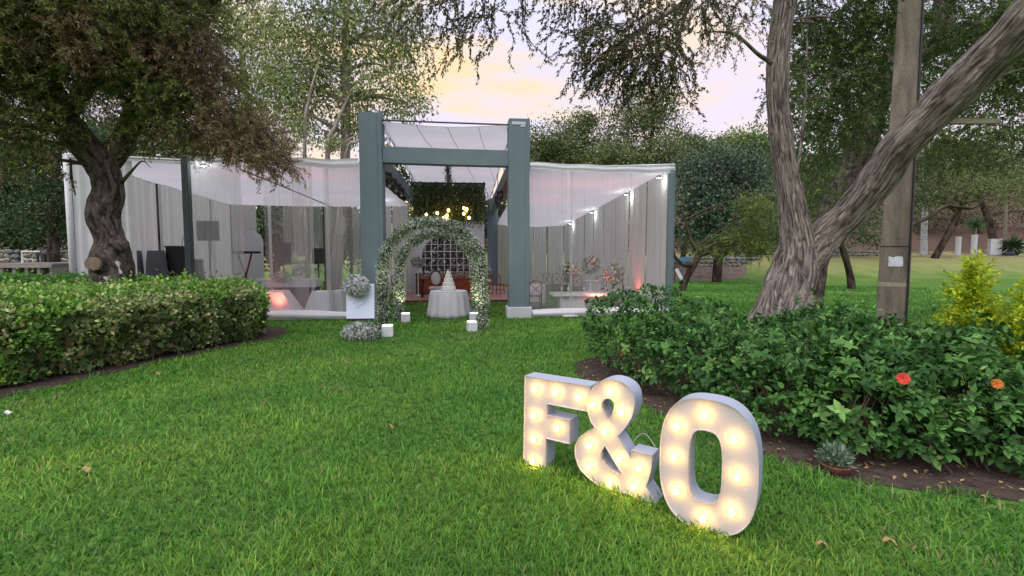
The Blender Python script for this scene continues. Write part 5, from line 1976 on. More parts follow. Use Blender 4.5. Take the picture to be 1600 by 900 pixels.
# green crown round the fork and pole
GB = [blob(1290, 110, 9.4, .65, .8, 1.1), blob(1340, 60, 9.6, .9, .9, .8), blob(1300, 210, 9.5, .5, .8, .6), blob(1345, 170, 10, .7, .8, .7), blob(1300, 20, 9.2, .9, 1, .7), blob(1270, 290, 9.6, .35, .6, .5), blob(1480, 215, 9.2, .7, .8, .35), blob(1560, 130, 9.4, .8, .8, .6), blob(1480, 40, 9.5, .9, .9, .5), blob(1570, 20, 9.2, .8, 1, .6), blob(1470, 130, 9.6, .4, .7, .4), blob(1230, 150, 8.6, .25, .4, .5), blob(1400, -80, 9, 2.4, 1.4, .6), blob(1640, 60, 9, .9, 1, 1.2)]
reach(mb2 := MB(), np.concatenate([t1[90:], t2[80:]]), in_blobs(GB, 26, 3)[0], .014, .003)
mb2.build('branches', GREENT, trt, smooth=True, kind='stuff')
strand_crown(trt, GB, 2500, 9, .064, .08, 4, (.05, .09), (.019, .03), [((.045, .08, .024), 5), ((.07, .12, .032), 4), ((.12, .17, .04), 2.4), ((.028, .045, .017), 2)], wig=.3)

# ---- second big trunk behind the pole
YS = 12.0
ts = thing('dark_trunk_tree', 'dark thick-trunked tree standing behind the concrete pole', 'tree', P(1264, 480, YS))
ts.location.z = 0
ORG[ts.name] = ts.location.copy()
mb = MB()
s1 = limb(mb, [(1262, 490, YS, 0.336), (1276, 400, YS, 0.320), (1312, 310, YS, 0.336), (1345, 230, YS, 0.336), (1372, 150, YS, 0.320), (1395, 110, YS - .1, 0.288), (1430, 88, YS - .3, 0.256), (1480, 65, YS - .6, 0.240), (1530, 45, YS - .9, 0.216), (1590, 10, YS - 1.1, 0.160), (1650, -40, YS - 1.2, 0.096)], 6, 18, .12, 1.8, .03)
mb.build('trunk', BARK2, ts, smooth=True)
s2 = limb((ts, BARK2), [(1475, 72, YS - .6, .26), (1474, 30, YS - .6, .24), (1476, -30, YS - .6, .2), (1480, -120, YS - .6, .12)], 5, 12, .1)
s3 = limb((ts, BARK2), [(1375, 150, YS, .2), (1398, 60, YS + .3, .15), (1402, -30, YS + .4, .1)], 5, 10, .1)
SB = [blob(1300, 130, YS + .6, 1.1, 1, 1.3), blob(1400, 60, YS + 1, 1.3, 1, 1.2), blob(1500, 130, YS + 1, 1.3, 1.1, .9), blob(1560, 60, YS + .6, 1.3, 1.2, 1.2), blob(1300, 250, YS + .8, .9, .9, .8), blob(1340, 300, YS + 1, .7, .8, .5), blob(1450, 250, YS + 1, 1.0, 1, .5), blob(1560, 230, YS + 1, 1.1, 1, .55), blob(1680, 120, YS, 1.6, 1.5, 2)]
strand_crown(ts, SB, 1900, 7, .09, .1, 3, (.07, .13), (.03, .046), [((.035, .062, .02), 5), ((.06, .10, .03), 4), ((.10, .14, .04), 2)], (.008, .003), wig=.3)


# ---- background trees
def far_tree(name, label, px, base_py, Y, trunk_r, lean, blobs, n, L, W, pal, bark=BARK3, cl=None, forks=3, sub=.33, droop=0., group='trees behind the tent', mode='clump', per=46):
    b0 = P(px, base_py, Y)
    gz = float(ground_z(b0.x, b0.y))
    t_ = thing(name, label, 'tree', (b0.x, b0.y, gz), group)
    B = [blob(*q) for q in blobs]
    ctr = np.array(B)[:, :3]
    mb = MB()
    top_ = ctr[np.argmax(ctr[:, 2])]
    low = ctr.mean(0)
    base = np.array([b0.x, b0.y, gz - .1])
    st = crom([(*base, trunk_r), (*(base + (low - base) * .45 + np.array([lean * .5, 0, 0])), trunk_r * .8), (*(low * .6 + top_ * .4), trunk_r * .5), (*top_, trunk_r * .12)], 6)
    mb.tube([tuple(r_[:3]) for r_ in st], [r_[3] for r_ in st], 10, .1, 1.2)
    mb.build('trunk', bark, t_, smooth=True)
    mb = MB()
    reach(mb, st[6:], list(ctr) + list(in_blobs(B, forks * len(B), 3)[0]), trunk_r * .28, .01, 5)
    mb.build('limbs', bark if bark is PALEB else GREENT, t_, smooth=True, kind='stuff')
    n = int(n * 2.5)
    nc = max(6, n // per)
    c, u, bi = in_blobs(B, nc, 2.0)
    rr = np.array(B)[bi, 3:].min(1) * sub
    k = nc * per
    p = np.repeat(c, per, 0) + rng.standard_normal((k, 3)) * np.repeat(rr, per)[:, None] * np.array([1, 1, .8])
    uu = np.repeat(u, per, 0)
    col = palette(k, pal, .2) * np.repeat(rng.normal(1, .2, nc), per)[:, None]
    leaf_obj('crown', T_SIMPLE, p, uu * .5 + rdir(k) + np.array([0, 0, -droop]), rdir(k) + np.array([0, 0, .6]), rng.uniform(*L, k) * .82, rng.uniform(*W, k) * 1.25, np.clip(col, .006, .5), LEAF, t_)
    return t_


OLIVE = [((.055, .075, .028), 4), ((.09, .115, .04), 4), ((.15, .18, .06), 2), ((.035, .045, .02), 2)]
BRIGHT = [((.10, .13, .045), 4), ((.16, .20, .065), 4), ((.24, .28, .095), 2.4), ((.06, .08, .03), 2)]
DARKG = [((.022, .042, .018), 5), ((.038, .066, .028), 4), ((.065, .10, .042), 2)]
BLUEG = [((.03, .05, .032), 4), ((.055, .085, .05), 4), ((.10, .14, .085), 2)]
FERN = [((.05, .085, .022), 4), ((.09, .14, .03), 4), ((.17, .22, .035), 2)]
BROWNG = [((.055, .055, .03), 4), ((.09, .085, .045), 3), ((.12, .10, .06), 1)]

far_tree('tall_tree', 'tall light-green tree with pale stems right of centre-left above the tent', 520, 420, 24, .3, .3,
         [(470, 60, 24, 3.0, 2.2, 2.3), (560, 40, 24, 2.6, 2, 2.3), (630, 70, 24, 1.5, 1.5, 2.0), (600, 140, 24, 2.0, 1.6, 1.6), (500, 150, 24, 2.4, 1.6, 1.7), (430, 130, 24, 1.6, 1.6, 2.0), (640, 160, 24, 1.0, 1, 1.2), (560, 200, 24, 1.8, 1.4, .9), (530, -80, 24, 3.4, 2.2, 2)], 10500, (.16, .32), (.05, .085), BRIGHT, PALEB, droop=.7, sub=.28)
far_tree('tall_tree', 'sparse willowy tree between the leaning tree and the tall light-green tree', 400, 430, 26, .26, -.5,
         [(380, 60, 26, 1.6, 1.6, 2.6), (350, 10, 26, 2, 1.6, 2), (430, 40, 26, 1.4, 1.5, 2.4), (400, 160, 26, 1.5, 1.4, 1.6), (440, 200, 26, 1.6, 1.3, 1.3), (370, 210, 26, 1.2, 1.2, 1.2)], 2300, (.16, .34), (.045, .075), BRIGHT, PALEB, droop=.8, sub=.3)
# bare pale stems of the tall tree
pst = thing('pale_stems_shrub', 'pale bare stems rising behind the tent roof left of the portal', 'tree', P(520, 420, 22.5))
pst.location.z = 0
ORG[pst.name] = pst.location.copy()
for c_ in ([(515, 440, 22.5, .14), (512, 240, 22.5, .11), (525, 195, 22.6, .08), (545, 150, 22.6, .04)], [(520, 440, 22.5, .1), (540, 245, 22.5, .08), (560, 220, 22.4, .06), (590, 195, 22.3, .03)], [(480, 440, 22.5, .1), (476, 215, 22.5, .08), (484, 150, 22.5, .06), (500, 90, 22.6, .03)], [(512, 240, 22.5, .05), (560, 210, 22.4, .035), (600, 205, 22.3, .015)]):
    limb((pst, PALEB), c_, 6, 8, .08)
q = [blob(520, 225, 22.5, .9, .8, .5), blob(470, 200, 22.5, .8, .8, .8)]
k = 900
p_, u_, _ = in_blobs(q, k, 2)
leaf_obj('crown', T_SIMPLE, p_, rdir(k), rdir(k), .16, .05, palette(k, BRIGHT, .2), LEAF, pst)

for args in (
    ('dark_tree', 'dark dense tree at the far left border behind the stone wall', 20, 400, 27, .3, 0, [(20, 300, 27, 2.6, 2, 1.6), (70, 330, 27, 1.8, 1.8, 1.6), (-30, 250, 27, 2.4, 2, 1.6), (60, 370, 26.5, 1.6, 1.4, .8), (10, 370, 26, 1.8, 1.4, .9)], 5200, (.16, .3), (.07, .12), DARKG),
    ('dark_tree', 'dark feathery tree just left of the tent corner', 85, 400, 24, .28, 0, [(75, 250, 24, 1.8, 1.5, .9), (40, 230, 24, 1.6, 1.5, .8), (95, 310, 24, 1.0, 1.2, 1.6), (60, 340, 24, 1.2, 1.2, 1.2), (110, 200, 24, 2, 1.5, .8)], 3800, (.12, .24), (.05, .08), DARKG),
    ('dark_tree', 'green tree showing above the tent roof left of the dark post', 240, 400, 28, .3, 0, [(230, 225, 28, 2.6, 1.8, 1.2), (290, 235, 28, 1.6, 1.6, .9), (170, 220, 28, 1.8, 1.6, 1.2), (340, 225, 28, 1.8, 1.6, 1.0)], 3600, (.16, .3), (.06, .1), OLIVE),
    ('gum_tree', 'small olive tree touching the right portal column', 860, 420, 36, .25, 0, [(855, 232, 36, 1.9, 1.8, 1.6), (840, 252, 36, 1.6, 1.8, 1.2), (880, 250, 36, 1.6, 1.6, 1.2)], 2600, (.2, .36), (.07, .11), OLIVE),
    ('gum_tree', 'taller olive tree with a rounded top right of the portal', 905, 420, 38, .28, .2, [(895, 200, 38, 1.6, 1.6, 1.2), (910, 235, 38, 2.3, 2, 1.8), (925, 195, 38, 1.0, 1.2, 1.0), (890, 255, 38, 2, 2, 1)], 3200, (.2, .36), (.07, .11), OLIVE),
    ('gum_tree', 'see-through tall tree above the right tent', 1000, 420, 36, .22, .2, [(1005, 170, 36, 2.4, 2, 2.2), (1030, 190, 36, 1.8, 1.8, 2.2), (975, 215, 36, 2.2, 2, 1.6), (1010, 240, 36, 3.2, 2, 1.2), (1040, 150, 36, 1.2, 1.4, 1.5)], 4000, (.18, .34), (.06, .1), OLIVE),
    ('gum_tree', 'low bushy tree between the tall trees above the right tent roof', 945, 420, 34, .2, 0, [(950, 250, 34, 2.2, 1.8, 1.1), (1040, 252, 34, 1.8, 1.6, 1.0), (990, 262, 34, 2.4, 1.8, .8)], 2600, (.18, .34), (.07, .11), OLIVE),
    ('gum_tree', 'pale hazy tree right of the tent corner against the sky', 1065, 420, 44, .25, 0, [(1062, 225, 44, 1.6, 1.6, 1.6), (1085, 235, 44, 2.0, 1.6, 1.4), (1110, 240, 44, 2.6, 1.6, 1.3), (1150, 225, 44, 1.6, 1.6, 1.0)], 2800, (.22, .4), (.08, .12), OLIVE),
    ('broadleaf_tree', 'large dark glossy broadleaf tree right of the tent', 1120, 425, 29, .3, 0, [(1110, 265, 29, 2.2, 2, 1.5), (1160, 260, 29, 2.2, 2, 1.4), (1080, 310, 28.5, 1.6, 1.8, 1.7), (1130, 320, 28, 2.3, 2, 1.5), (1180, 310, 29, 1.7, 1.8, 1.8), (1100, 355, 28, 1.9, 1.6, .8), (1160, 360, 28, 1.6, 1.6, .7)], 7500, (.16, .26), (.08, .13), BLUEG),
    ('broadleaf_tree', 'yellowish treetop above the broadleaf tree beside the left fork limb', 1170, 420, 36, .25, 0, [(1165, 235, 36, 2, 1.8, 1.4), (1185, 215, 36, 1.0, 1.2, 1.2), (1200, 250, 36, 2, 1.6, 1.4)], 2200, (.2, .34), (.07, .1), FERN),
    ('grove_tree', 'dark grove tree behind the fork of the massive tree', 1280, 400, 34, .3, 0, [(1280, 300, 34, 3, 2, 2.6), (1340, 320, 34, 3, 2, 2.2), (1400, 290, 34, 3, 2, 2.6), (1300, 370, 33, 3, 1.6, 1.2), (1370, 375, 33, 2.4, 1.6, 1.0), (1330, 220, 35, 3.5, 2, 2.6)], 3300, (.2, .34), (.08, .13), DARKG),
    ('grove_tree', 'grey-green feathery tree over the white garden posts', 1460, 395, 34, .25, .5, [(1470, 250, 34, 3.2, 2, 1.8), (1540, 240, 34, 3.2, 2, 1.8), (1600, 255, 33, 2.6, 2, 1.8), (1500, 300, 33, 2.6, 1.8, 1.1), (1570, 295, 32, 2.6, 1.8, 1.0), (1440, 310, 34, 1.8, 1.6, 1.2)], 6500, (.18, .32), (.05, .08), OLIVE),
    ('grove_tree', 'tall grove tree behind the upper right branches', 1560, 395, 42, .35, 0, [(1500, 140, 42, 5, 3, 4), (1600, 160, 42, 5, 3, 4), (1420, 180, 42, 4, 3, 4), (1560, 260, 42, 5, 3, 2), (1340, 130, 42, 4, 3, 3)], 1900, (.26, .44), (.1, .15), OLIVE),
    ('grove_tree', 'brownish scrubby tree on the bank behind the white box', 1530, 390, 47, .25, 0, [(1480, 335, 47, 2.6, 2, 1.4), (1550, 335, 47, 2.6, 2, 1.5), (1610, 330, 47, 2.6, 2, 1.8), (1440, 345, 47, 1.6, 1.6, 1.3)], 2400, (.2, .36), (.07, .11), BROWNG),
    ('grove_tree', 'dark undergrowth tree below the broadleaf tree near the stone wall', 1110, 415, 39, .25, 0, [(1090, 375, 39, 2.6, 1.6, 1.6), (1150, 375, 39, 2.8, 1.6, 1.6), (1220, 370, 39, 2.8, 1.6, 1.8)], 2600, (.2, .36), (.08, .12), DARKG),
    ('grove_tree', 'green tree seen behind the back of the left tent', 430, 430, 27, .22, 0, [(400, 370, 27, 2.2, 1.4, 2.0), (470, 360, 27, 2.2, 1.4, 2.2), (540, 370, 27, 2.0, 1.4, 2.0), (330, 370, 27, 2.0, 1.4, 2.0)], 3600, (.18, .32), (.08, .12), DARKG),
    ('grove_tree', 'dark tree filling the gap behind the beige back curtains', 640, 440, 32, .22, 0, [(600, 370, 32, 2.4, 1.4, 2.4), (700, 360, 32, 2.6, 1.4, 2.6), (640, 280, 32, 2.2, 1.4, 2.0), (800, 350, 32, 2.6, 1.4, 2.8), (900, 340, 32, 2.6, 1.4, 2.6), (990, 340, 33, 2.6, 1.4, 2.6)], 5200, (.2, .34), (.09, .13), DARKG),
):
    far_tree(*args)


# small lawn trees
def sapling(label, ctrl, blobs, n, pal, L=(.07, .13), W=(.02, .035)):
    p = P(*ctrl[0][:3])
    t_ = thing('young_tree', label, 'tree', (p.x, p.y, 0), 'young trees on the far lawn')
    mb = MB()
    nd = limb(mb, ctrl, 6, 10, .1)
    mb.build('trunk', BARK3, t_, smooth=True)
    B = [blob(*q) for q in blobs]
    mb = MB()
    reach(mb, nd[8:], list(np.array(B)[:, :3]) + list(in_blobs(B, 12, 3)[0]), .025, .006, 5)
    mb.build('limbs', GREENT, t_, smooth=True, kind='stuff')
    strand_crown(t_, B, n, 6, .11, .1, 3, L, W, pal, (.008, .003))
    return t_


sapling('thin crooked young tree on the lawn between fork and concrete pole', [(1331, 455, 22.3, .20), (1327, 425, 22.3, .16), (1316, 388, 22.3, .14), (1300, 350, 22.3, .10), (1285, 310, 22.3, .05)],
        [(1290, 330, 22.3, 1.6, 1.4, 1.3), (1330, 345, 22.3, 1.4, 1.3, .9), (1260, 300, 22.3, 1.2, 1.2, 1.0), (1310, 280, 22.3, 1.6, 1.3, 1.2)], 800, [((.035, .065, .02), 4), ((.06, .10, .03), 3)])
sap = sapling('leaning young tree with bright ferny leaves right of the tent corner', [(1062, 460, 21.8, .17), (1075, 430, 21.8, .15), (1090, 400, 21.8, .13), (1078, 370, 21.8, .08), (1066, 330, 21.8, .04)],
        [(1155, 372, 21.5, .9, .8, .5), (1190, 350, 21.3, .6, .8, .9), (1175, 320, 21.3, .6, .7, .6), (1110, 392, 21.6, .8, .6, .22), (1190, 390, 21.2, .6, .7, .5)], 620, FERN)
limb((sap, BARK3), [(1085, 415, 21.8, .11), (1065, 412, 21.7, .09), (1052, 395, 21.7, .07), (1050, 365, 21.6, .04)], 6, 8, .1)
limb((sap, BARK3), [(1090, 402, 21.8, .06), (1130, 388, 21.6, .04), (1180, 360, 21.4, .02)], 6, 8, .1)
fb_ = thing('fallen_branch_tree', 'low spreading bare branch behind the concrete pole', 'tree', P(1405, 400, 25))
fb_.location.z = 0
ORG[fb_.name] = fb_.location.copy()
limb((fb_, BARK3), [(1385, 420, 25, .16), (1412, 360, 25, .13), (1450, 340, 25, .12), (1480, 322, 25, .10), (1520, 325, 25, .08), (1545, 300, 25, .04)], 6, 8, .1)
limb((fb_, BARK3), [(1480, 322, 25, .07), (1495, 300, 25, .06), (1520, 285, 25, .03)], 6, 8, .1)
k = 1500
p_, u_, _ = in_blobs([blob(1540, 285, 25, 1.6, 1, .6), blob(1590, 270, 25, 1.4, 1, .7), blob(1500, 275, 25, 1.0, .8, .4)], k, 2)
leaf_obj('crown', T_SIMPLE, p_, rdir(k), rdir(k), .15, .045, palette(k, OLIVE, .2), LEAF, fb_)

# scrub on the slopes: reads as one mass
k = 15000
sx_ = rng.uniform(-70, 95, k)
sy_ = rng.uniform(52, 100, k)
sz_ = ground_z(sx_, sy_)
hh = rng.random(k) ** .7 * (4.2 + 1.5 * waves(np.stack([sx_, sy_, 0 * sx_], -1), .12, 5))
p_ = np.stack([sx_, sy_, sz_ + hh], -1)
sc_ = leaf_obj('scrub', T_SIMPLE, p_, rdir(k), rdir(k), rng.uniform(.6, 1.2, k), rng.uniform(.3, .5, k), palette(k, OLIVE + DARKG, .2), LEAF)
tag(sc_, 'mass of dark scrub and far woodland on the slope behind everything', 'scrub', kind='stuff')

# ================================================================== POLE, WALLS, FAR THINGS
cp = thing('concrete_pole', 'weathered tapering concrete utility pole with white label behind the hedge', 'pole', P(1388, 540, 8.4))
cp.location.z = 0
ORG[cp.name] = cp.location.copy()
b0, b1 = P(1388, 560, 8.4), P(1423, -5, 8.4)
dirp = (b1 - Vector((b0.x, b0.y, b0.z))).normalized()
b0 = b0 - dirp * (b0.z / dirp.z)
b2 = b1 + dirp * 4.5
ang = math.atan2(b0.x, b0.y)
mb = MB()
for p, hw_ in ((b0, .235), (b0.lerp(b1, .5), .205), (b1, .18), (b2, .13)):
    for sx, sy in ((-1, -1), (1, -1), (1, 1), (-1, 1)):
        mb.v.append(p + Vector((sx * hw_ * math.cos(-ang) - sy * hw_ * math.sin(-ang), sx * hw_ * math.sin(-ang) + sy * hw_ * math.cos(-ang), 0)))
for i in range(3):
    for k in range(4):
        mb.f.append([i * 4 + k, i * 4 + (k + 1) % 4, i * 4 + 4 + (k + 1) % 4, i * 4 + 4 + k])
mb.f += [[3, 2, 1, 0], [12, 13, 14, 15]]
mb.build('shaft', CONC, cp, bevel=.02)
rv = Vector((math.cos(-ang), math.sin(-ang), 0))
fv = Vector((math.sin(-ang), -math.cos(-ang), 0))


def onpole(py, s_, q):
    f = (P(1400, py, 8.4).z - b0.z) / (b1.z - b0.z)
    hw_ = .235 - .055 * f
    return b0.lerp(b1, f) + rv * (s_ * hw_) + fv * (hw_ + q)


MB().tube([onpole(540, .96, .02), onpole(300, .98, .02), onpole(100, .98, .02), onpole(-60, .98, .02)], [.02] * 4, 6).build('cable', BLACK, cp)
mb = MB()
ctr_ = b0.lerp(b1, (P(1400, 385, 8.4).z) / b1.z)
hwb = .218
pts = [ctr_ + rv * (a_ * hwb * 1.03) + fv * (b__ * hwb * 1.03) for a_, b__ in ((-1, 1), (1, 1), (1, -1), (-1, -1), (-1, 1))]
mb.tube(pts, [.008] * 5, 5)
mb.build('band', BLACK, cp)
mb = MB()
mb.v = [onpole(416, -.38, .004), onpole(416, .55, .004), onpole(413, .58, .004), onpole(401, .54, .004), onpole(400, .2, .004), onpole(402, -.1, .004), onpole(400, -.4, .004)]
mb.f = [list(range(7))]
mb.build('label_patch', pmat('label_white', (.62, .66, .68), .8, .2, 20), cp)
mb = MB()
mb.v = [onpole(447, -.97, .0035), onpole(447, .97, .0035), onpole(441, .97, .0035), onpole(440, -.97, .0035)]
mb.f = [[0, 1, 2, 3]]
mb.build('mortar_stain', pmat('stain', hexc('#97907f'), .95, .2, 15), cp)

# stones shared by the two dry walls
SM = []
for k in range(6):
    bm = bmesh.new()
    bmesh.ops.create_icosphere(bm, subdivisions=1, radius=.5)
    for v in bm.verts:
        v.co *= 1 + .28 * noise.noise(v.co * 2.5 + Vector((k * 7, 0, 0)))
        v.co.z *= .68
    me = bpy.data.meshes.new('stone')
    bm.to_mesh(me)
    bm.free()
    me.materials.append(STONE)
    SM.append(me)


def stone_wall(label, a, b, rows, size, zfn):
    t_ = thing('dry_stone_wall', label, 'wall', ((a[0] + b[0]) / 2, (a[1] + b[1]) / 2, 0))
    L_ = math.hypot(b[0] - a[0], b[1] - a[1])
    for r_ in range(rows):
        s_ = random.uniform(-.2, .1)
        while s_ < L_:
            w_ = size * random.uniform(.7, 1.4)
            f = (s_ + w_ / 2) / L_
            o = bpy.data.objects.new('stone', random.choice(SM))
            COL.objects.link(o)
            o.parent = t_
            x, y = a[0] + (b[0] - a[0]) * f, a[1] + (b[1] - a[1]) * f
            h_ = size * random.uniform(.8, 1.1)
            o.location = Vector((x, y + random.uniform(-.08, .08), zfn(x, y) + (r_ + .45) * size * .66)) - t_.location
            o.scale = (w_ * 1.04, size * 1.2, h_)
            o.rotation_euler = (random.uniform(-.3, .3), random.uniform(-.2, .2), random.uniform(0, 6.28) if w_ < size else random.uniform(-.3, .3))
            s_ += w_ * .93


a, b = P(1045, 412, 35), P(1178, 412, 36)
stone_wall('dry stone wall on the slope right of the tent', (a.x, 34.6), (b.x, 35.4), 3, .42, lambda x, y: P(1100, 418, 35).z - .0)
bk2 = MB()
# earth bank carrying the wall
zb = P(1100, 417, 35).z
eb = MB()
eb.grid(lambda u, v: (a.x - 2 + (b.x - a.x + 6) * u, 30.5 + 5.3 * v, -.05 + (zb + .1) * (smooth01(np.array(v * 1.15)).item()) + .06 * noise.noise(Vector((u * 14, v * 9, 0)))), 30, 12)
tag(eb.build('earth_bank', pmat('bank_earth', (.16, .115, .09), .95, .4, 2.5, .8, 20), smooth=True), kind='structure')
a2, b2_ = P(1300, 411, 35), P(1380, 411, 35)
stone_wall('short run of stones between the massive tree and the concrete pole', (P(1250, 410, 35).x, 35), (P(1385, 410, 35).x, 35.2), 2, .4, lambda x, y: float(ground_z(x, y)) - .1)
stone_wall('low dry stone wall at the far left behind the deck', (P(-20, 408, 24).x, 24), (P(108, 408, 24).x, 24.3), 3, .34, lambda x, y: P(50, 412, 24).z)
lb = MB().grid(lambda u, v: (-24 + 12.5 * u, 22.0 + 2.6 * v, -.05 + (P(50, 412, 24).z + .12) * smooth01(np.array(v * 1.4)).item() + .05 * noise.noise(Vector((u * 9, v * 5, 3)))), 24, 10)
tag(lb.build('earth_bank', M['bank_earth'], smooth=True), kind='structure')

# wooden deck with a rail and stool on the far left
dk = thing('wooden_deck', 'low grey plank deck at the far left beside the tent', 'deck', P(65, 416, 17.5))
dk.location.z = 0
ORG[dk.name] = dk.location.copy()
x0, x1 = P(28, 415, 17.5).x, P(112, 415, 17.5).x
zd = P(65, 410.5, 17.5).z
DW = pmat('grey_plank', hexc('#8c8480'), .85, .25, 4, .3, 30, stretch=(.4, 5, 5))
for k in range(6):
    MB().box(((x0 + x1) / 2, 16.9 + k * .3, zd - .03), (x1 - x0, .285, .05)).build('plank', DW, dk)
for k in range(5):
    MB().box((x0 + .1 + (x1 - x0 - .2) * k / 4, 17.65, (zd - .06) / 2), (.1, 1.7, zd - .07)).build('bearer', DW, dk)
MB().box(((x0 + x1) / 2, 16.72, zd - .10), (x1 - x0, .03, .09)).build('edge_board', DW, dk)
xr_ = P(39, 400, 17.3).x
MB().tube([(xr_, 17.2, zd - .02), (xr_, 17.2, P(39, 393, 17.2).z), (P(58, 393, 17.2).x, 17.3, P(39, 393, 17.2).z)], [.03, .03, .02], 6).build('rail', WHITE, dk)
so = thing('black_stool', 'small black slatted stool standing on the grey deck', 'stool', (P(74, 405, 18).x, 18, zd))
cx = P(74, 405, 18).x
zs = P(74, 397, 18).z
MB().box((cx, 18, zs), (.44, .36, .05)).build('seat', BLACK, so, bevel=.008)
for sx in (-1, 1):
    for sy in (-1, 1):
        MB().box((cx + sx * .18, 18 + sy * .14, (zs + zd) / 2 - .01), (.05, .05, zs - zd - .04)).build('leg', BLACK, so)
MB().box((cx, 17.83, (zs + zd) / 2), (.12, .03, zs - zd - .05)).build('slat', BLACK, so)
bs = thing('round_bush', 'small bright green bush beside the deck at the far left', 'bush', (P(30, 410, 20).x, 20, 0))
c = P(32, 405, 20)
p_, u_, _ = in_blobs([(c.x, 20, .65, .55, .5, .6), (c.x + .7, 20.2, .6, .6, .5, .55)], 1500, 3)
leaf_obj('foliage', T_SIMPLE, p_, rdir(1500), rdir(1500), .09, .045, palette(1500, [((.06, .13, .03), 3), ((.09, .18, .04), 2)], .2), LEAF, bs)
MB().tube([(c.x, 20, 0), (c.x, 20, .5)], [.04, .03], 6).build('stem', GREENT, bs)

# odds and ends right of the tent
tp = thing('blue_tarp', 'blue tarp sagging over a pile beside the tent corner', 'tarp', (P(1066, 405, 30).x, 30, 0))
a, b = P(1050, 402, 30), P(1083, 408, 30)
MB().grid(lambda u, v: (a.x + (b.x - a.x) * u, 29.6 + .9 * v, a.z - .02 - .2 * (1 - v) - .10 * math.sin(u * 5) - .25 * (u - .4) ** 2 + .03 * math.sin(v * 9 + u * 7)), 14, 8).build('sheet', pmat('tarp_blue', hexc('#3c7488'), .5, .2, 4), tp, smooth=True)
for k in range(2):
    MB().tube([(a.x + .25 + k * .8, 30.1, 0), (a.x + .25 + k * .8, 30.1, a.z - .15)], [.04, .04], 6).build('post', DWOOD, tp)
wb_ = thing('leaning_plank', 'short white plank leaning at the foot of the tarp pile', 'plank', (P(1062, 428, 29).x, 29, 0))
a, b = P(1057, 420, 29), P(1065, 437, 29)
MB().tube([a, (b.x, 28.7, .02)], [.12, .12], 4).build('board', WHITE, wb_)
MB().box((b.x, 28.72, .03), (.28, .18, .04)).build('foot', WHITE, wb_)


def zg(p):
    return float(ground_z(p.x, p.y))


def far_post(px, top_py, Y, r_, label, mat, sides=8, band=True, cat='post', group='white garden posts'):
    p = P(px, top_py, Y)
    z0 = zg(p)
    t_ = thing('garden_post', label, cat, (p.x, p.y, z0), group)
    MB().tube([(p.x, p.y, z0 - .05), (p.x, p.y, p.z)], [r_, r_], sides).build('shaft', mat, t_)
    MB().tube([(p.x, p.y, p.z), (p.x, p.y, p.z + .05)], [r_ * 1.12, r_ * .9], sides).build('cap', mat, t_)


far_post(1498, 371, 36.5, .19, 'short white post nearest the concrete pole side of the bank', WHITE)
far_post(1523, 368, 36.5, .20, 'white post under the spiky palm', WHITE)
tt = thing('whitewashed_trunk', 'slim tree trunk painted white at the top of the lawn bank', 'tree', P(1443, 400, 36.5))
mb = MB()
limb(mb, [(1443, 404, 36.5, .26), (1444, 360, 36.5, .22), (1447, 300, 36.5, .19)], 5, 10, .08)
mb.build('trunk', pmat('lime_wash', (.5, .52, .55), .9, .35, 8), tt, smooth=True)
for nd_ in (tt,):
    pass
mb = MB()
limb(mb, [(1447, 300, 36.5, .19), (1450, 250, 36.5, .14), (1445, 200, 36.6, .06)], 5, 10, .08)
mb.build('upper_trunk', BARK3, tt, smooth=True)
p = P(1555, 374, 36.3)
wbx = thing('white_cabinet', 'white box cabinet with dark side on the lawn bank at right', 'cabinet', (p.x, p.y, zg(p)))
z0 = zg(p)
MB().box((p.x, p.y, (z0 + p.z) / 2), (.75, .5, p.z - z0), rz=-.45).build('body', WHITE, wbx, bevel=.01)
MB().box((p.x + .03, p.y, p.z + .02), (.8, .55, .04), rz=-.45).build('lid', WHITE, wbx)
pp_ = P(1573, 310, 37.5)
t_ = thing('grey_post', 'tall slim grey pole behind the white cabinet', 'pole', (pp_.x, pp_.y, zg(pp_)))
MB().tube([(pp_.x, pp_.y, zg(pp_) - .05), (pp_.x, pp_.y, pp_.z)], [.16, .12], 8).build('shaft', CONC, t_)
MB().tube([(pp_.x, pp_.y, pp_.z), (pp_.x, pp_.y, pp_.z + .04)], [.14, .08], 8).build('cap', CONC, t_)
tk_ = P(1553, 352, 36.8)
t_ = thing('thin_stake', 'thin stake standing behind the white cabinet', 'stake', (tk_.x, tk_.y, zg(tk_)))
MB().tube([(tk_.x, tk_.y, zg(tk_)), (tk_.x, tk_.y, tk_.z)], [.04, .03], 6).build('shaft', GREENT, t_)


def spiky(label, px, py, Y, r_, n_, trunk=True, pal=DARKG):
    c = P(px, py, Y)
    t_ = thing('spiky_palm', label, 'plant', (c.x, c.y, zg(c)), 'spiky plants on the bank')
    u = rdir(n_)
    u[:, 2] = u[:, 2] * .6 + .25
    leaf_obj('fronds', T_SIMPLE, np.tile(np.array(c), (n_, 1)), u, rdir(n_) + np.array([0, 0, 1.5]), r_ * rng.uniform(.7, 1.1, n_), .09, palette(n_, pal, .2), LEAF, t_)
    MB().tube([(c.x, c.y, zg(c) - .05), (c.x, c.y, c.z)], [.1, .08], 8).build('stem', pmat('palm_stem', (.3, .27, .18), .9), t_)


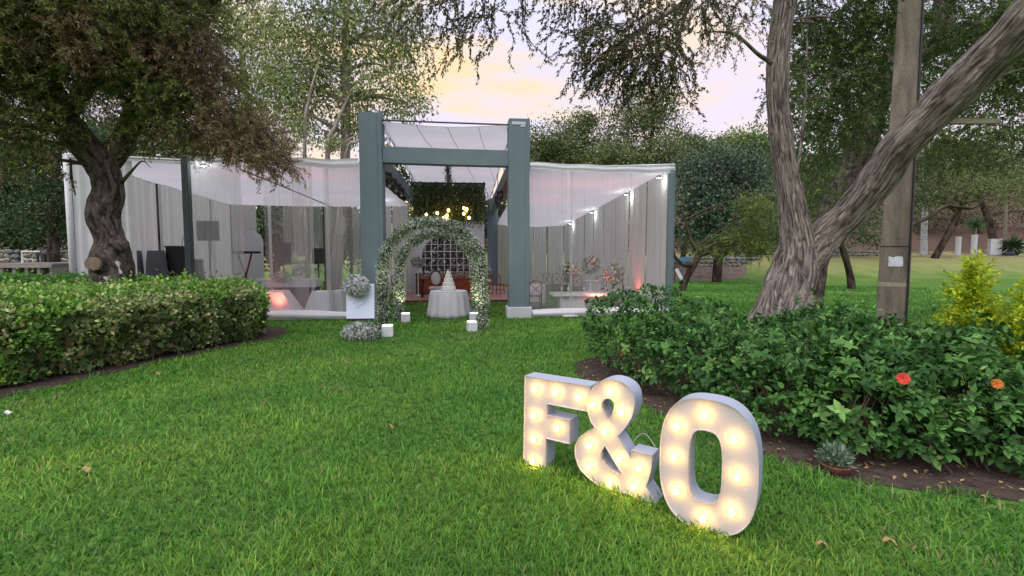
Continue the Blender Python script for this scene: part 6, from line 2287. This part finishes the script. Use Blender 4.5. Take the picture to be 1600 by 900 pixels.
spiky('spiky palm with narrow fronds above the white post', 1525, 352, 37, .95, 110, pal=[((.06, .11, .05), 3), ((.09, .15, .07), 2)])
spiky('dark spiky plant at the right border before the parked car', 1583, 385, 35.5, 1.1, 160)
tub = thing('blue_tub', 'blue tub below the dark spiky plant', 'tub', P(1575, 396, 35.2))
c = P(1576, 397, 35.3)
MB().lathe([(.3, zg(c)), (.38, zg(c) + .3), (.4, zg(c) + .32), (.36, zg(c) + .3)], (c.x, c.y, 0), 16).build('body', pmat('tub_blue', hexc('#1f3f66'), .5), tub)
MB().lathe([(.405, zg(c) + .30), (.42, zg(c) + .33), (.405, zg(c) + .36)], (c.x, c.y, 0), 16).build('rim', M['tub_blue'], tub)
tub.location.z = zg(c)
# parked car, only its nose shows
car = thing('parked_car', 'dark-windowed pale car whose nose shows at the right border', 'car', (P(1625, 390, 38).x, 38, 0))
cb = P(1592, 365, 38)
z0 = zg(cb)
prof = [(0, .35), (.03, .62), (.25, .78), (1.0, .92), (1.55, 1.38), (2.9, 1.42), (3.6, .98), (4.1, .9), (4.2, .4), (4.1, .25), (.2, .25)]
mb = MB()
k_ = len(prof)
for yy in (-.85, .85):
    mb.v += [Vector((cb.x + x, 38 + yy * (1 if z < 1 else .82), z0 + z)) for x, z in prof]
vv = [Vector((x, z, 0)) for x, z in prof]
tri = tessellate_polygon([vv])
mb.f = [list(a_) for a_ in tri] + [[i + k_ for i in a_][::-1] for a_ in tri] + [[i, (i + 1) % k_, (i + 1) % k_ + k_, i + k_] for i in range(k_)]
mb.build('body', pmat('car_silver', (.45, .47, .5), .25, .05, metal=.4), car, bevel=.05)
for x in (.85, 3.3):
    for yy in (-.80, .80):
        w_ = MB().tube([(cb.x + x, 38 + yy - .1, z0 + .32), (cb.x + x, 38 + yy + .1, z0 + .32)], [.32, .32], 18).build('wheel', BLACK, car)
        MB().tube([(cb.x + x, 38 + yy - .112, z0 + .32), (cb.x + x, 38 + yy - .101, z0 + .32)], [.19, .2], 14).build('rim', STEEL, w_)
mb = MB()
mb.v = [Vector((cb.x + x, 38 - .85 + (.0 if z < 1 else .14) - .012, z0 + z)) for x, z in ((1.15, .97), (1.62, 1.33), (2.8, 1.35), (3.35, 1.0))]
mb.f = [[0, 3, 2, 1]]
mb.build('side_window', BLACK, car)
for yy in (-.6, .6):
    MB().box((cb.x + .05, 38 + yy, z0 + .66), (.1, .3, .12)).build('headlight', WHITE, car, bevel=.02)

# litter on the lawn
def scrap(px, py, label, w_, mat, name):
    c = G(px, py)
    t_ = MB().grid(lambda u, v: (c.x + w_ * (u - .5), c.y + w_ * .5 * (v - .5), .045 + .012 * math.sin(u * 5) + .01 * math.cos(v * 4 + u * 3)), 6, 4).build(name, mat, None, smooth=True)
    tag(t_, label, 'litter')


scrap(10, 651, 'small pale scrap of paper on the grass at the left border', .09, WHITE, 'paper_scrap')
DRY = pmat('dry_leaf', (.32, .2, .1), .8, .3, 20)
scrap(133, 742, 'curled brown leaf lying on the near lawn at left', .08, DRY, 'dry_leaf')
scrap(245, 588, 'pale dry leaf on the grass just below the clipped hedge', .09, DRY, 'dry_leaf')
scrap(1285, 862, 'dry leaf in the grass right of the letter O', .06, DRY, 'dry_leaf')
scrap(1390, 857, 'dry leaf near the bottom right of the lawn', .07, DRY, 'dry_leaf')
scrap(610, 673, 'small brown leaf on the middle of the lawn', .05, DRY, 'dry_leaf')
a = G(890, 497)
sl = MB().tube([(a.x - .2, a.y, .05), (a.x, a.y - .05, .06), (a.x + .22, a.y, .05)], [.03, .035, .03], 8)
tag(sl.build('cloth_roll', CLOTH, smooth=True), 'small roll of white cloth on the grass below the right tent', 'cloth')
k = 420                                    # fallen leaves in the right bed
x = rng.uniform(1.5, 5.6, k * 4)
y = rng.uniform(2.4, 7.4, k * 4)
ok = inside(BED_R, x, y)
x, y = x[ok], y[ok]
k = len(x)
lt_ = leaf_obj('leaf_litter', T_SIMPLE, np.stack([x, y, rng.uniform(.012, .03, k)], -1), rdir(k) * np.array([1, 1, .2]), np.array([0, 0, 1.]) + .5 * rdir(k), rng.uniform(.03, .07, k), .025, palette(k, [((.22, .14, .08), 3), ((.3, .22, .12), 1), ((.12, .08, .05), 3)], .2), LEAF)
tag(lt_, 'fallen dry leaves scattered over the soil of the right bed', 'leaf litter')
